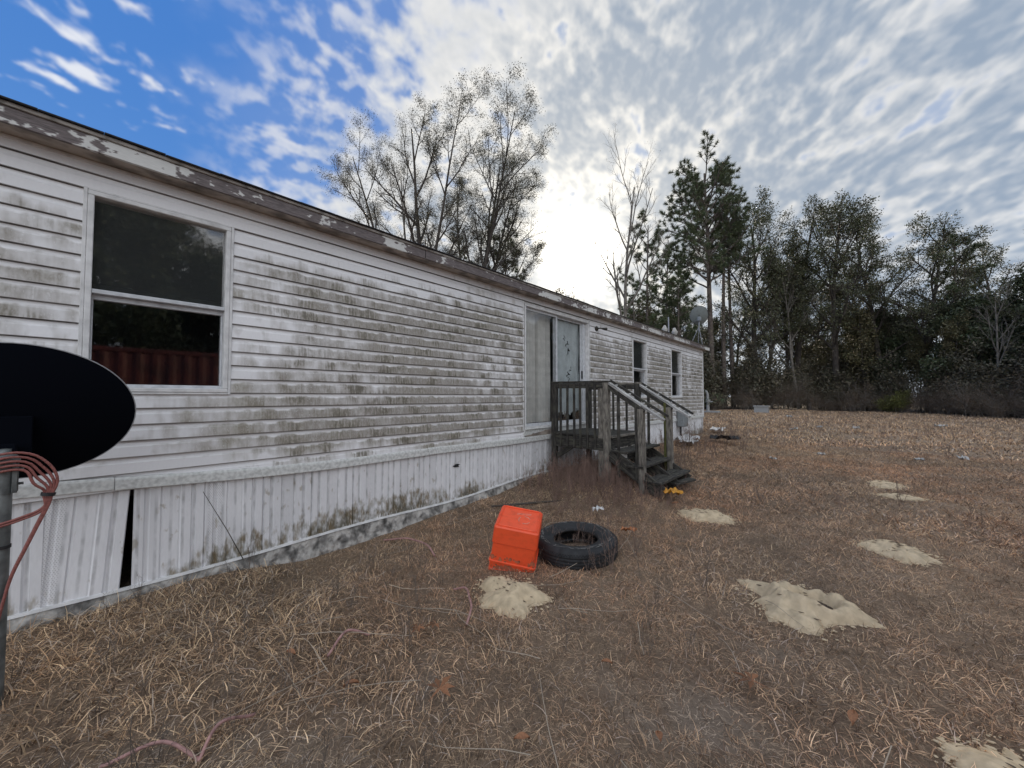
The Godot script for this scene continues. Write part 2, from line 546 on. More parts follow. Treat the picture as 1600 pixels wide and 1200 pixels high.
# ---------------------------------------------------------------- sky
const SUN := Vector3(-0.49, 0.343, -0.80)
func sky_row(j: int) -> void:
	var row := PackedFloat32Array()
	row.resize(SW * 3)
	var el := (0.5 - (j + 0.5) / SH) * PI
	var y := sin(el)
	var ch := cos(el)
	var warp: FastNoiseLite = sky_n[0]
	var lump: FastNoiseLite = sky_n[1]
	var mott: FastNoiseLite = sky_n[2]
	var wisp: FastNoiseLite = sky_n[3]
	var broad: FastNoiseLite = sky_n[4]
	var sun := SUN.normalized()
	var base_h := pow(1.0 - clampf(y, 0.0, 1.0), 3.0)
	for i in SW:
		var a := TAU * (i + 0.5) / SW - PI * 0.5
		var x := cos(a) * ch
		var z := sin(a) * ch
		var cs := x * sun.x + y * sun.y + z * sun.z
		var k := i * 3
		# clear air
		var blue := Color(0.022, 0.075, 0.215).lerp(Color(0.080, 0.165, 0.300), base_h)
		var r := blue.r
		var g := blue.g
		var b := blue.b
		if y < -0.02:
			row[k] = 0.07; row[k + 1] = 0.06; row[k + 2] = 0.05
			continue
		var inv := 1.0 / (maxf(y, 0.0) + 0.18)
		var px := x * inv
		var pz := z * inv
		var inv2 := 1.0 / (maxf(y, 0.0) + 0.42)
		var ux := x * inv2
		var uz := z * inv2
		# slanting frame in which the sheet is combed out
		var qa := ux * 0.77 + uz * 0.63
		var qb := uz * 0.77 - ux * 0.63
		var w := warp.get_noise_2d(ux, uz)
		var w2 := warp.get_noise_2d(ux + 31.0, uz - 17.0)
		var comb := smoothstep(-0.75, 0.1, ux)
		var ra := qa * lerpf(1.0, 0.70, comb) + w * 0.018
		var rb := qb * lerpf(1.0, 1.1, comb) + w2 * 0.018
		var l := lump.get_noise_2d(ra, rb)
		var m := mott.get_noise_2d(ra, rb)
		var bd := broad.get_noise_2d(qa * 0.6, qb * 1.2)
		# the sheet covers the sky ahead; its edge runs over the house, torn into cirrus
		var s := -(pz + 0.42) + 0.10 * (px + 1.0) + w * 0.10
		if px > -0.55:
			s = maxf(s, 0.10 * (px + 0.5) + bd * 0.5 + 0.10)
		var sheet: float = smoothstep(-0.06, 0.22, s + m * 0.16)
		var fringe: float = smoothstep(-0.34, 0.04, s) * (1.0 - sheet)
		var wi := wisp.get_noise_2d(ux * 2.2 + w * 0.10, uz * 0.9 + w2 * 0.06)
		var gap := smoothstep(-0.62, -0.30, l * 0.55 + m * 0.60 + bd * 0.35)
		var cov := sheet * (0.30 + 0.70 * gap)
		cov = maxf(cov, fringe * (0.10 + 0.80 * smoothstep(-0.25, 0.50, m * 0.8 + wi * 0.5)))
		var lane := smoothstep(0.22, 0.03, absf(pz + 0.02 + w * 0.12)) * smoothstep(-0.80, -1.0, px) * smoothstep(-1.65, -1.3, px)
		var streak := smoothstep(0.05, 0.55, wi * 0.8 + m * 0.50 + bd * 0.4 - 0.36 + 0.52 * lane)
		cov = maxf(cov, streak * 0.80)
		# thickness makes the undersides grey
		var an := acos(clampf(cs, -1.0, 1.0))
		var raw := 0.64 + 0.24 * smoothstep(-0.55, -0.05, ux) + l * 0.85 + bd * 0.70 + m * 0.95
		var thick := smoothstep(0.0, 0.45, s) / (1.0 + exp(-4.6 * (raw - 0.52)))
		var fine := mott.get_noise_2d(ra * 2.3 + 40.0, rb * 2.3)
		thick = clampf(thick + fine * 0.26 * smoothstep(0.0, 0.3, s), 0.0, 1.0)
		var away := clampf(0.5 - cs * 0.5, 0.0, 1.0)
		var glow := exp(-pow(an / 0.40, 2.0))
		var lit := 0.275 + 0.70 * pow(away, 1.5)
		var bright := Color(lit, lit, lit * 1.0)
		bright = bright.lerp(Color(0.42, 0.40, 0.36), glow)
		var dark := Color(0.105, 0.134, 0.176).lerp(Color(0.215, 0.222, 0.228), glow * 0.9)
		dark = dark.lerp(Color(0.44, 0.48, 0.54), away * away)
		var cl := bright.lerp(dark, thick)
		cov = clampf(cov, 0.0, 1.0)
		var under := Color(r, g, b).lerp(Color(0.105, 0.145, 0.215), sheet * 0.8)
		r = lerpf(under.r, cl.r, cov)
		g = lerpf(under.g, cl.g, cov)
		b = lerpf(under.b, cl.b, cov)
		# low haze
		var hz := pow(1.0 - clampf(y, 0.0, 1.0), 9.0) * 0.45
		r = lerpf(r, 0.34, hz); g = lerpf(g, 0.38, hz); b = lerpf(b, 0.42, hz)
		# the sun behind thin cloud
		var core := 5.0 * exp(-pow(an / 0.055, 2.0)) + 0.34 * exp(-an / 0.09)
		core *= clampf(1.05 - thick * 0.45 + m * 0.5, 0.3, 1.5)
		row[k] = r + core
		row[k + 1] = g + core * 0.93
		row[k + 2] = b + core * 0.78
	sky_rows[j] = row.to_byte_array()

func make_sky() -> ImageTexture:
	sky_n = [noise(101, 3.0, 4), noise(102, 4.2, 3), noise(103, 15.0, 5), noise(104, 8.0, 5), noise(105, 2.0, 3)]
	sky_rows.resize(SH)
	var id := WorkerThreadPool.add_group_task(sky_row, SH)
	WorkerThreadPool.wait_for_group_task_completion(id)
	var all := PackedByteArray()
	for j in SH: all.append_array(sky_rows[j])
	sky_rows.clear()
	return tex(Image.create_from_data(SW, SH, false, Image.FORMAT_RGBF, all))

# ---------------------------------------------------------------- ground
func ground_y(x: float, z: float) -> float:
	var d := sqrt(x * x + z * z)
	var y := 0.007 * maxf(0.0, minf(d, 60.0) - 8.0)
	var near := smoothstep(-1.6, -3.6, x)
	y += near * (0.15 * smoothstep(-3.6, -5.4, z) - 0.08 * smoothstep(-0.6, -1.6, z) * (1.0 - smoothstep(-2.2, -3.6, z)))
	y += gnoise.get_noise_2d(x, z) * 0.035 * smoothstep(0.3, 2.0, d)
	return y

func bare(x: float, z: float) -> float:
	# where sandy grey soil shows through the grass
	var b := gnoise2.get_noise_2d(x * 1.0, z * 1.0)
	var v := smoothstep(0.38, 0.72, b)
	for s in [Vector3(-0.58, -1.96, 0.24), Vector3(-1.64, -1.18, 0.26), Vector3(-2.2, -0.27, 0.24), Vector3(-0.70, -1.72, 0.18), Vector3(-0.3, -2.6, 0.2)]:
		v = maxf(v, smoothstep(s.z, s.z * 0.4, Vector2(x - s.x, z - s.y).length() + b * 0.25))
	return v

func forest(x: float, z: float) -> float:
	# 0 in the field, 1 under the trees
	return smoothstep(-1.5, 2.5, edge_back(x, z) + gnoise2.get_noise_2d(x * 0.3, z * 0.3) * 1.5)

const EDGE: Array[Vector2] = [Vector2(-60, -20), Vector2(-22, -24), Vector2(-14, -30), Vector2(-8.3, -34.5), Vector2(-2, -41.5), Vector2(2.5, -42.5), Vector2(6, -36.5), Vector2(9, -33), Vector2(14, -28), Vector2(24, -12), Vector2(40, 10)]
func edge_back(x: float, z: float) -> float:
	# signed distance to the edge of the wood, positive inside it
	var best := 1e9
	var sg := 1.0
	var p := Vector2(x, z)
	for i in EDGE.size() - 1:
		var a := EDGE[i]
		var b := EDGE[i + 1]
		var t := clampf((p - a).dot(b - a) / (b - a).length_squared(), 0.0, 1.0)
		var q := a + (b - a) * t
		var d := p.distance_to(q)
		if d < best:
			best = d
			sg = 1.0 if (b - a).cross(p - a) < 0.0 else -1.0
	return best * sg

func edge_point(t: float) -> Vector2:
	var f := clampf(t, 0.0, 0.9999) * (EDGE.size() - 1)
	var i := int(f)
	return EDGE[i].lerp(EDGE[i + 1], f - i)

func make_ground() -> void:
	var xs := PackedFloat32Array()
	var zs := PackedFloat32Array()
	for q in [-400.0, -200.0, -110.0, -70.0, -50.0, -38.0, -30.0, -24.0, -19.0, -15.0, -12.0, -9.5, -7.5, -6.0]: xs.append(q)
	var q := -5.0
	while q < 5.0:
		xs.append(q); q += 0.13
	for e in [5.4, 6.0, 7.0, 8.5, 10.5, 13.0, 16.0, 20.0, 26.0, 34.0, 45.0, 60.0, 90.0, 160.0, 400.0]: xs.append(e)
	for e in [400.0, 160.0, 80.0, 40.0, 20.0, 10.0, 6.0, 4.0, 2.5]: zs.append(e)
	q = 1.4
	while q > -13.0:
		zs.append(q); q -= 0.13
	while q > -60.0:
		zs.append(q); q -= 0.13 + (-13.0 - q) * 0.045 + 0.1
	for e in [-66.0, -75.0, -90.0, -120.0, -180.0, -400.0]: zs.append(e)
	var mb := MB.new()
	var w := xs.size()
	var pts := []
	var uvs := []
	var cols := PackedColorArray()
	for z in zs:
		for x in xs:
			pts.append(Vector3(x, ground_y(x, z), z))
			uvs.append(Vector2(x, z))
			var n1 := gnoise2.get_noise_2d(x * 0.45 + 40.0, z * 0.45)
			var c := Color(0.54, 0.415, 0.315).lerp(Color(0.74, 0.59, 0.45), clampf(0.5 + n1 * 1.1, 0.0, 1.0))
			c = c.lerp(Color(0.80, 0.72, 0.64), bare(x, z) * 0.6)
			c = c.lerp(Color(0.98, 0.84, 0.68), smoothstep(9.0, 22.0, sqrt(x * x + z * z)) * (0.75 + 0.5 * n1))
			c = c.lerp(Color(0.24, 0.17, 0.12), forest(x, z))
			cols.append(c)
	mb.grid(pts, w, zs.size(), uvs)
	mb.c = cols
	var g := MeshInstance3D.new()
	g.name = "ground"
	g.mesh = mb.mesh()
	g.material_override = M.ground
	g.set_meta("kind", "structure")
	g.set_meta("label", "dry brown winter grass field reaching to the wood")
	add_child(g)

var mound_list := [[-1.93, -2.17, 0.29, 0.22, 0.075], [-0.30, -3.40, 0.33, 0.30, 0.085], [0.31, -5.14, 0.27, 0.24, 0.07], [-1.35, -5.14, 0.32, 0.26, 0.07], [0.41, -8.92, 0.24, 0.30, 0.06], [0.49, -7.9, 0.27, 0.17, 0.04], [0.50, -2.42, 0.24, 0.20, 0.05]]
func on_mound(x: float, z: float) -> float:
	for m in mound_list:
		var d: Vector2 = Vector2((x - m[0]) / m[2], (z - m[1]) / m[3])
		if d.length() < 1.0: return 1.0 - d.length()
	return 0.0

# ---------------------------------------------------------------- house
func band_y(z: float) -> float:
	# underside of the trim above the skirting, which sags a little along the wall
	return 0.735 + 0.10 * smoothstep(-2.2, 0.9, z) + 0.008 * sin(z * 1.7)

func skirt_y(z: float) -> float:
	return 0.075 + 0.02 * smoothstep(-0.2, -2.5, z) + 0.08 * smoothstep(-3.0, -5.6, z) + 0.01 * sin(z * 2.3)

const HOLES := [[-0.85, -0.02, 1.50, 2.93], [-6.90, -4.82, 0.80, 3.02], [-9.86, -8.96, 1.44, 2.93], [-12.62, -11.64, 1.44, 2.93]]
const Z0 := 4.3
const Z1 := -14.95

func siding_board(house: Node3D, za: float, zb: float, y: float, top: float, lift: float) -> void:
	# one lap of Dutch-lap vinyl from za down to zb
	var mb := MB.new()
	var prof := [Vector2(0.002, 0.002), Vector2(0.0205, 0.0), Vector2(0.0210, 0.003), Vector2(0.0135, 0.074), Vector2(0.0080, 0.085), Vector2(0.0045, 0.100), Vector2(0.0030, 0.1215)]
	var n := maxi(1, int(ceil((za - zb) / 0.45)))
	var near := za > -5.0
	for i in n:
		var p0 := lerpf(za, zb, float(i) / n)
		var p1 := lerpf(za, zb, float(i + 1) / n)
		for k in prof.size() - 1:
			var q := []
			var us := []
			for e in [[p0, k], [p1, k], [p1, k + 1], [p0, k + 1]]:
				var pr: Vector2 = prof[e[1]]
				var wob := gnoise2.get_noise_2d(e[0] * 2.2, y * 40.0) * 0.0022
				var yy := minf(y + pr.y, top) + gnoise2.get_noise_2d(e[0] * 0.8 + 50.0, y * 9.0) * 0.002
				q.append(Vector3(WALL_X + pr.x + lift + wob, yy, e[0]))
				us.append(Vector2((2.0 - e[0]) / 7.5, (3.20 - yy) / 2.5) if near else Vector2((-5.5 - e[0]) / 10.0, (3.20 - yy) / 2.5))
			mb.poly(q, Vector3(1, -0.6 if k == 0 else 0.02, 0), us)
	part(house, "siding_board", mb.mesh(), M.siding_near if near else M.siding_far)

func bx(mb: MB, lo: Vector3, hi: Vector3, bev := 0.0) -> void:
	mb.box(Transform3D(Basis(), (lo + hi) * 0.5), (hi - lo).abs(), bev, Vector2(R(0, 3), R(0, 3)))

func one_box(lo: Vector3, hi: Vector3, bev := 0.0) -> ArrayMesh:
	var mb := MB.new()
	bx(mb, lo, hi, bev)
	return mb.mesh()

func window(house: Node3D, za: float, zb: float, ya: float, yb: float, mid: float) -> void:
	# za > zb; outer edges of the frame. Single-hung: the lower sash slides behind the upper pane
	var x := WALL_X
	var w := Node3D.new()
	w.name = "window"
	house.add_child(w, true)
	var f := MB.new()
	var t := 0.032
	bx(f, Vector3(x - 0.10, ya, zb), Vector3(x + 0.028, ya + t, za), 0.004)
	bx(f, Vector3(x - 0.10, yb - t, zb), Vector3(x + 0.028, yb, za), 0.004)
	for e in [[za - t, za], [zb, zb + t]]:
		bx(f, Vector3(x - 0.10, ya + t, e[0]), Vector3(x + 0.0275, yb - t, e[1]), 0.004)
	part(w, "frame", f.mesh(), M.trim)
	var c := MB.new()
	for e in [[za + 0.001, za + 0.022], [zb - 0.022, zb - 0.001]]:
		bx(c, Vector3(x - 0.02, ya - 0.018, e[0]), Vector3(x + 0.0235, yb + 0.018, e[1]), 0.003)
	bx(c, Vector3(x - 0.02, yb + 0.001, zb), Vector3(x + 0.0235, yb + 0.0175, za), 0.003)
	bx(c, Vector3(x - 0.02, ya - 0.0175, zb), Vector3(x + 0.0235, ya - 0.001, za), 0.003)
	part(w, "trim_channel", c.mesh(), M.trim)
	var s := MB.new()
	bx(s, Vector3(x - 0.055, mid - 0.014, zb + t), Vector3(x + 0.018, mid + 0.016, za - t), 0.003)
	part(w, "meeting_rail", s.mesh(), M.alu)
	var l := MB.new()
	var i := 0.012
	bx(l, Vector3(x - 0.075, mid - 0.050, zb + t), Vector3(x - 0.030, mid - 0.0145, za - t), 0.003)
	bx(l, Vector3(x - 0.075, ya + t, zb + t), Vector3(x - 0.030, ya + t + 0.025, za - t), 0.003)
	for e in [[za - t - i, za - t - 0.001], [zb + t + 0.001, zb + t + i]]:
		bx(l, Vector3(x - 0.074, ya + t + 0.0255, e[0]), Vector3(x - 0.031, mid - 0.0505, e[1]), 0.003)
	part(w, "lower_sash", l.mesh(), M.alu)
	part(w, "added_pane", one_box(Vector3(x - 0.040, mid + 0.017, zb + t + 0.001), Vector3(x - 0.036, yb - t - 0.001, za - t - 0.001)), M.glass)  # second layer of glass, added to strengthen the reflection
	part(w, "added_pane", one_box(Vector3(x - 0.071, ya + t + 0.027, zb + t + i + 0.002), Vector3(x - 0.067, mid - 0.052, za - t - i - 0.002)), M.glass)
	part(w, "upper_pane", one_box(Vector3(x - 0.022, mid + 0.017, zb + t + 0.001), Vector3(x - 0.018, yb - t - 0.001, za - t - 0.001)), M.glass_hazed)
	part(w, "lower_pane", one_box(Vector3(x - 0.056, ya + t + 0.027, zb + t + i + 0.002), Vector3(x - 0.052, mid - 0.052, za - t - i - 0.002)), M.glass)

func make_house() -> void:
	var h := thing("mobile_home", "long single-storey white mobile home with mildewed lap siding", "mobile home")
	var x := WALL_X
	# ------- walls behind the siding, with openings cut between boxes
	var wl := MB.new()
	var edges := [Z0]
	for o in HOLES: edges.append(o[1]); edges.append(o[0])
	edges.append(Z1)
	for i in range(0, edges.size() - 1):
		var a: float = edges[i]
		var b: float = edges[i + 1]
		if i % 2 == 0:
			bx(wl, Vector3(x - 0.10, 0.795, b), Vector3(x - 0.001, 3.13, a))
		else:
			var o: Array = HOLES[(i - 1) / 2]
			bx(wl, Vector3(x - 0.10, 0.795, b), Vector3(x - 0.001, o[2], a))
			bx(wl, Vector3(x - 0.10, o[3], b), Vector3(x - 0.001, 3.13, a))
	bx(wl, Vector3(x - 8.2, 0.70, Z1 + 0.1), Vector3(x - 8.1, 3.13, Z0 - 0.1))
	bx(wl, Vector3(x - 8.2, 0.70, Z0 - 0.1), Vector3(x - 0.101, 3.13, Z0))
	bx(wl, Vector3(x - 8.2, 0.70, Z1), Vector3(x - 0.101, 3.13, Z1 + 0.1))
	part(h, "wall", wl.mesh(), M.shell)
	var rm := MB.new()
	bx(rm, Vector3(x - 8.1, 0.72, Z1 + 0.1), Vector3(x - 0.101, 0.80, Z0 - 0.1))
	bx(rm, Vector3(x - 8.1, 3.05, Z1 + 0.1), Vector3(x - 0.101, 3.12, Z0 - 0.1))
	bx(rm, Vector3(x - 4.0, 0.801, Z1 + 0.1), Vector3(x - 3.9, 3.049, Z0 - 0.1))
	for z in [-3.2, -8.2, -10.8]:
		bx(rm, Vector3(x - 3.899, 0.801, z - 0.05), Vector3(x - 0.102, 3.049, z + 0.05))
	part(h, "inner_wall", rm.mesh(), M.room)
	# ------- siding
	for i in 20:
		var y := 0.788 + 0.119 * i
		var mid := y + 0.06
		var spans := [[Z0, Z1]]
		for o in HOLES:
			if mid > o[2] and mid < o[3]:
				var next := []
				for s in spans:
					if o[1] < s[0] and o[0] > s[1]:
						next.append([s[0], o[1] + 0.001]); next.append([o[0] - 0.001, s[1]])
					else:
						next.append(s)
				spans = next
		var seam := [-1.17, -4.83, -8.45, -11.3] if (i / 2) % 2 == 0 else [0.62, -3.05, -6.98, -10.4, -13.2]
		for s in spans:
			var a: float = s[0]
			var flip := 0.0
			for q in seam:
				if q < a - 0.15 and q > s[1] + 0.15:
					siding_board(h, a, q - 0.02 if flip == 0.0 else q, y, 3.128, flip)
					a = q
					flip = 0.0016 - flip
			siding_board(h, a, s[1], y, 3.128, flip)
	# ------- trim at the far corner
	part(h, "corner_post", one_box(Vector3(x - 0.08, 0.74, Z1 - 0.012), Vector3(x + 0.028, 3.12, Z1 + 0.055), 0.008), M.trim)
	# end walls and back clad with plain sheets
	# ------- band over the skirting, in lengths
	for sp in [[Z0, -0.2], [-0.2, -2.92], [-2.92, -4.85], [-4.85, -9.2], [-9.2, -12.4], [-12.4, Z1]]:
		var mb := MB.new()
		var n := 8
		var drop: float = 0.006 * (sp[0] - floorf(sp[0]))
		for k in n:
			var a := lerpf(sp[0], sp[1] + 0.004, float(k) / n)
			var b := lerpf(sp[0], sp[1] + 0.004, float(k + 1) / n)
			var ya := band_y(a) - drop
			var yb := band_y(b) - drop
			var P := [Vector2(0.004, 0.092), Vector2(0.026, 0.088), Vector2(0.030, 0.082), Vector2(0.034, 0.070), Vector2(0.036, 0.004), Vector2(0.032, 0.0), Vector2(0.004, 0.0)]
			for e in P.size() - 1:
				var p0: Vector2 = P[e]
				var p1: Vector2 = P[e + 1]
				mb.poly([Vector3(x + p0.x, ya + p0.y, a), Vector3(x + p0.x, yb + p0.y, b), Vector3(x + p1.x, yb + p1.y, b), Vector3(x + p1.x, ya + p1.y, a)], Vector3(0.3, p0.y - 0.046, 0) if absf(p0.x - p1.x) > 0.003 else Vector3(1, 0, 0))
		part(h, "skirting_trim", mb.mesh(), M.band)
	# ------- ribbed skirting panels
	var pz := -0.302 + 0.4185 * 11
	while pz > Z1 + 0.2:
		var zl := pz
		var zr := maxf(pz - 0.4185, Z1)
		var prof := [[0.0, -0.006], [0.015, 0.009], [0.13, 0.009], [0.15, -0.005], [0.19, -0.005], [0.215, 0.010], [0.35, 0.010], [0.37, -0.002], [0.395, 0.003], [0.605, 0.003], [0.63, -0.002], [0.65, 0.010], [0.785, 0.010], [0.81, -0.005], [0.85, -0.005], [0.87, 0.009], [0.985, 0.009], [1.0, -0.006]]
		var mb := MB.new()
		var lean := 0.0
		if absf(pz - 0.1165) < 0.01: lean = 1.0
		var bow := R(-0.006, 0.006)
		for k in prof.size() - 1:
			for r in 3:
				var q := []
				var us := []
				for e in [[k, r], [k + 1, r], [k + 1, r + 1], [k, r + 1]]:
					var s: float = prof[e[0]][0]
					var t: float = e[1] / 3.0
					var z := lerpf(zl, zr - 0.001, s)
					var yy := lerpf(skirt_y(z) - 0.005, band_y(z) + 0.03, t)
					var zz := z + lean * (0.018 + 0.045 * (1.0 - t))
					var xx: float = x - 0.012 + prof[e[0]][1] + bow * sin(t * PI) + lean * 0.012 * (1.0 - t) * s
					q.append(Vector3(xx, yy, zz))
					us.append(Vector2((0.1165 + 0.4185 * 40 - z) / 6.0, 1.0 - t))
				mb.poly(q, Vector3(1, 0, 0), us)
		part(h, "skirting_panel", mb.mesh(), M.skirt)
		pz -= 0.4185
	# bottom rail of the skirting and the dirty footing under it
	var tr := MB.new()
	var ft := MB.new()
	var z := Z0
	while z > Z1 + 0.3:
		var zn := z - 0.3
		var ya := skirt_y(z)
		var yb := skirt_y(zn)
		tr.poly([Vector3(x + 0.012, ya + 0.012, z), Vector3(x + 0.012, yb + 0.012, zn), Vector3(x + 0.018, yb - 0.006, zn), Vector3(x + 0.018, ya - 0.006, z)], Vector3(1, 0, 0))
		tr.poly([Vector3(x - 0.01, ya + 0.012, z), Vector3(x - 0.01, yb + 0.012, zn), Vector3(x + 0.012, yb + 0.012, zn), Vector3(x + 0.012, ya + 0.012, z)], Vector3(0, 1, 0))
		z = zn
	part(h, "bottom_rail", tr.mesh(), M.trim)
	var fp := []
	var rows := 6
	var cnt := 0
	z = Z0
	while z > Z1:
		for r in rows:
			var t := float(r) / (rows - 1)
			var yy := lerpf(skirt_y(z) - 0.004, ground_y(x + 0.1, z) - 0.05, t)
			fp.append(Vector3(x + 0.004 + t * 0.06 + gnoise.get_noise_2d(z * 4.0, t * 3.0) * 0.035 * t, yy, z))
		cnt += 1
		z -= 0.08
	ft.grid(fp, rows, cnt)
	part(h, "footing", ft.mesh(), M.footing)
	part(h, "dark_underside", one_box(Vector3(x - 7.9, 0.0, Z1 + 0.12), Vector3(x - 0.9, 0.69, Z0 - 0.12)), M.black)
	var hm := MB.new()
	var ring := []
	for k in 13:
		var a := TAU * k / 13.0
		ring.append(Vector3(x + 0.0035, 0.545 + sin(a) * 0.022 * R(0.5, 1.5), -3.40 + cos(a) * 0.055 * R(0.5, 1.4)))
	var mid_p := Vector3(x + 0.0035, 0.545, -3.40)
	for k in 13: hm.poly([mid_p, ring[k], ring[(k + 1) % 13]], Vector3(1, 0, 0))
	part(h, "hole", hm.mesh(), M.black)
	var fl := MB.new()
	for k in 4:
		var q := Vector3(x + 0.004, 0.555 + R(-0.015, 0.02), -3.40 + R(-0.05, 0.05))
		fl.poly([q, q + Vector3(0.012, 0.03, 0.012), q + Vector3(0.018, 0.022, -0.016)], Vector3(1, 0, 0))
	part(h, "torn_flap", fl.mesh(), M.trim)
	# ------- eave
	var ex := x + 0.195
	for sp in [[Z0 + 0.2, 0.9], [0.9, -2.74], [-2.74, -6.4], [-6.4, -10.05], [-10.05, -13.7], [-13.7, Z1 - 0.22]]:
		var mb := MB.new()
		var a: float = sp[0] - 0.003
		var b: float = sp[1] + 0.003
		var dx := R(-0.003, 0.003)
		var F := func(p: Array, out: Vector3) -> void:
			var us := []
			for e in p: us.append(Vector2((4.6 - e.z) / 20.0, (3.234 - e.y) / 0.10))
			mb.poly(p, out, us)
		F.call([Vector3(ex + dx, 3.135, a), Vector3(ex + dx, 3.135, b), Vector3(ex + dx, 3.232, b), Vector3(ex + dx, 3.232, a)], Vector3(1, 0, 0))
		F.call([Vector3(ex + dx, 3.135, a), Vector3(ex + dx, 3.135, b), Vector3(ex - 0.022, 3.133, b), Vector3(ex - 0.022, 3.133, a)], Vector3(0, -1, 0))
		F.call([Vector3(ex + dx, 3.135, b), Vector3(ex + dx, 3.232, b), Vector3(ex - 0.022, 3.232, b), Vector3(ex - 0.022, 3.135, b)], Vector3(0, 0, -1))
		part(h, "fascia_board", mb.mesh(), M.fascia)
	part(h, "soffit", one_box(Vector3(x - 0.05, 3.138, Z1 - 0.2), Vector3(ex - 0.023, 3.150, Z0 + 0.2)), M.soffit)
	part(h, "frieze", one_box(Vector3(x + 0.004, 3.112, Z1 + 0.06), Vector3(x + 0.020, 3.1375, Z0), 0.003), M.trim)
	part(h, "drip_edge", one_box(Vector3(ex - 0.10, 3.234, Z1 - 0.22), Vector3(ex + 0.014, 3.262, Z0 + 0.2), 0.004), M.drip)
	var roof := MB.new()
	var rx := ex - 0.02
	var ridge := Vector2(x - 4.1, 3.27 + 4.2 * 0.19)
	for e in [[rx, ridge.x], [x - 8.35, ridge.x]]:
		roof.poly([Vector3(e[0], 3.264, Z1 - 0.25), Vector3(e[0], 3.264, Z0 + 0.25), Vector3(ridge.x, ridge.y, Z0 + 0.25), Vector3(ridge.x, ridge.y, Z1 - 0.25)], Vector3(0, 1, 0))
	for e in [Z0 + 0.2, Z1 - 0.2]:
		roof.poly([Vector3(rx, 3.14, e), Vector3(rx, 3.262, e), Vector3(ridge.x, ridge.y - 0.01, e), Vector3(x - 8.35, 3.262, e), Vector3(x - 8.35, 3.14, e)], Vector3(0, 0, e))
	roof.poly([Vector3(x - 8.36, 3.1, Z1 - 0.2), Vector3(x - 8.36, 3.264, Z1 - 0.2), Vector3(x - 8.36, 3.264, Z0 + 0.2), Vector3(x - 8.36, 3.1, Z0 + 0.2)], Vector3(-1, 0, 0))
	var ro := part(h, "roof", roof.mesh(), M.shingle)
	z = Z0 + 0.25
	while z > Z1 - 0.2:
		var wdt := R(0.27, 0.33)
		var j := R(-0.006, 0.008)
		var y0 := 3.2635 + R(0.0, 0.004)
		var sm := MB.new()
		sm.box(Transform3D(Basis(Vector3(0, 0, 1), -0.19 + R(-0.03, 0.02)), Vector3(ex - 0.06 + j, y0 + 0.017, z - wdt * 0.5)), Vector3(0.19, 0.011, wdt - 0.0015), 0.002)
		part(ro, "shingle", sm.mesh(), M.shingle)
		z -= wdt
	# ------- windows and door
	window(h, -0.02, -0.85, 1.505, 2.925, 2.215)
	window(h, -8.985, -9.84, 1.45, 2.90, 2.17)
	window(h, -11.665, -12.60, 1.45, 2.90, 2.17)
	make_door(h)
	var card := MB.new()
	card.box(Transform3D(Basis(Vector3.UP, 0.2), Vector3(x - 0.088, 1.546, -0.60)), Vector3(0.02, 0.016, 0.14), 0.003)
	solo("white_card", "small white card lying inside on the sill of the large left window", "card", card.mesh(), M.white)

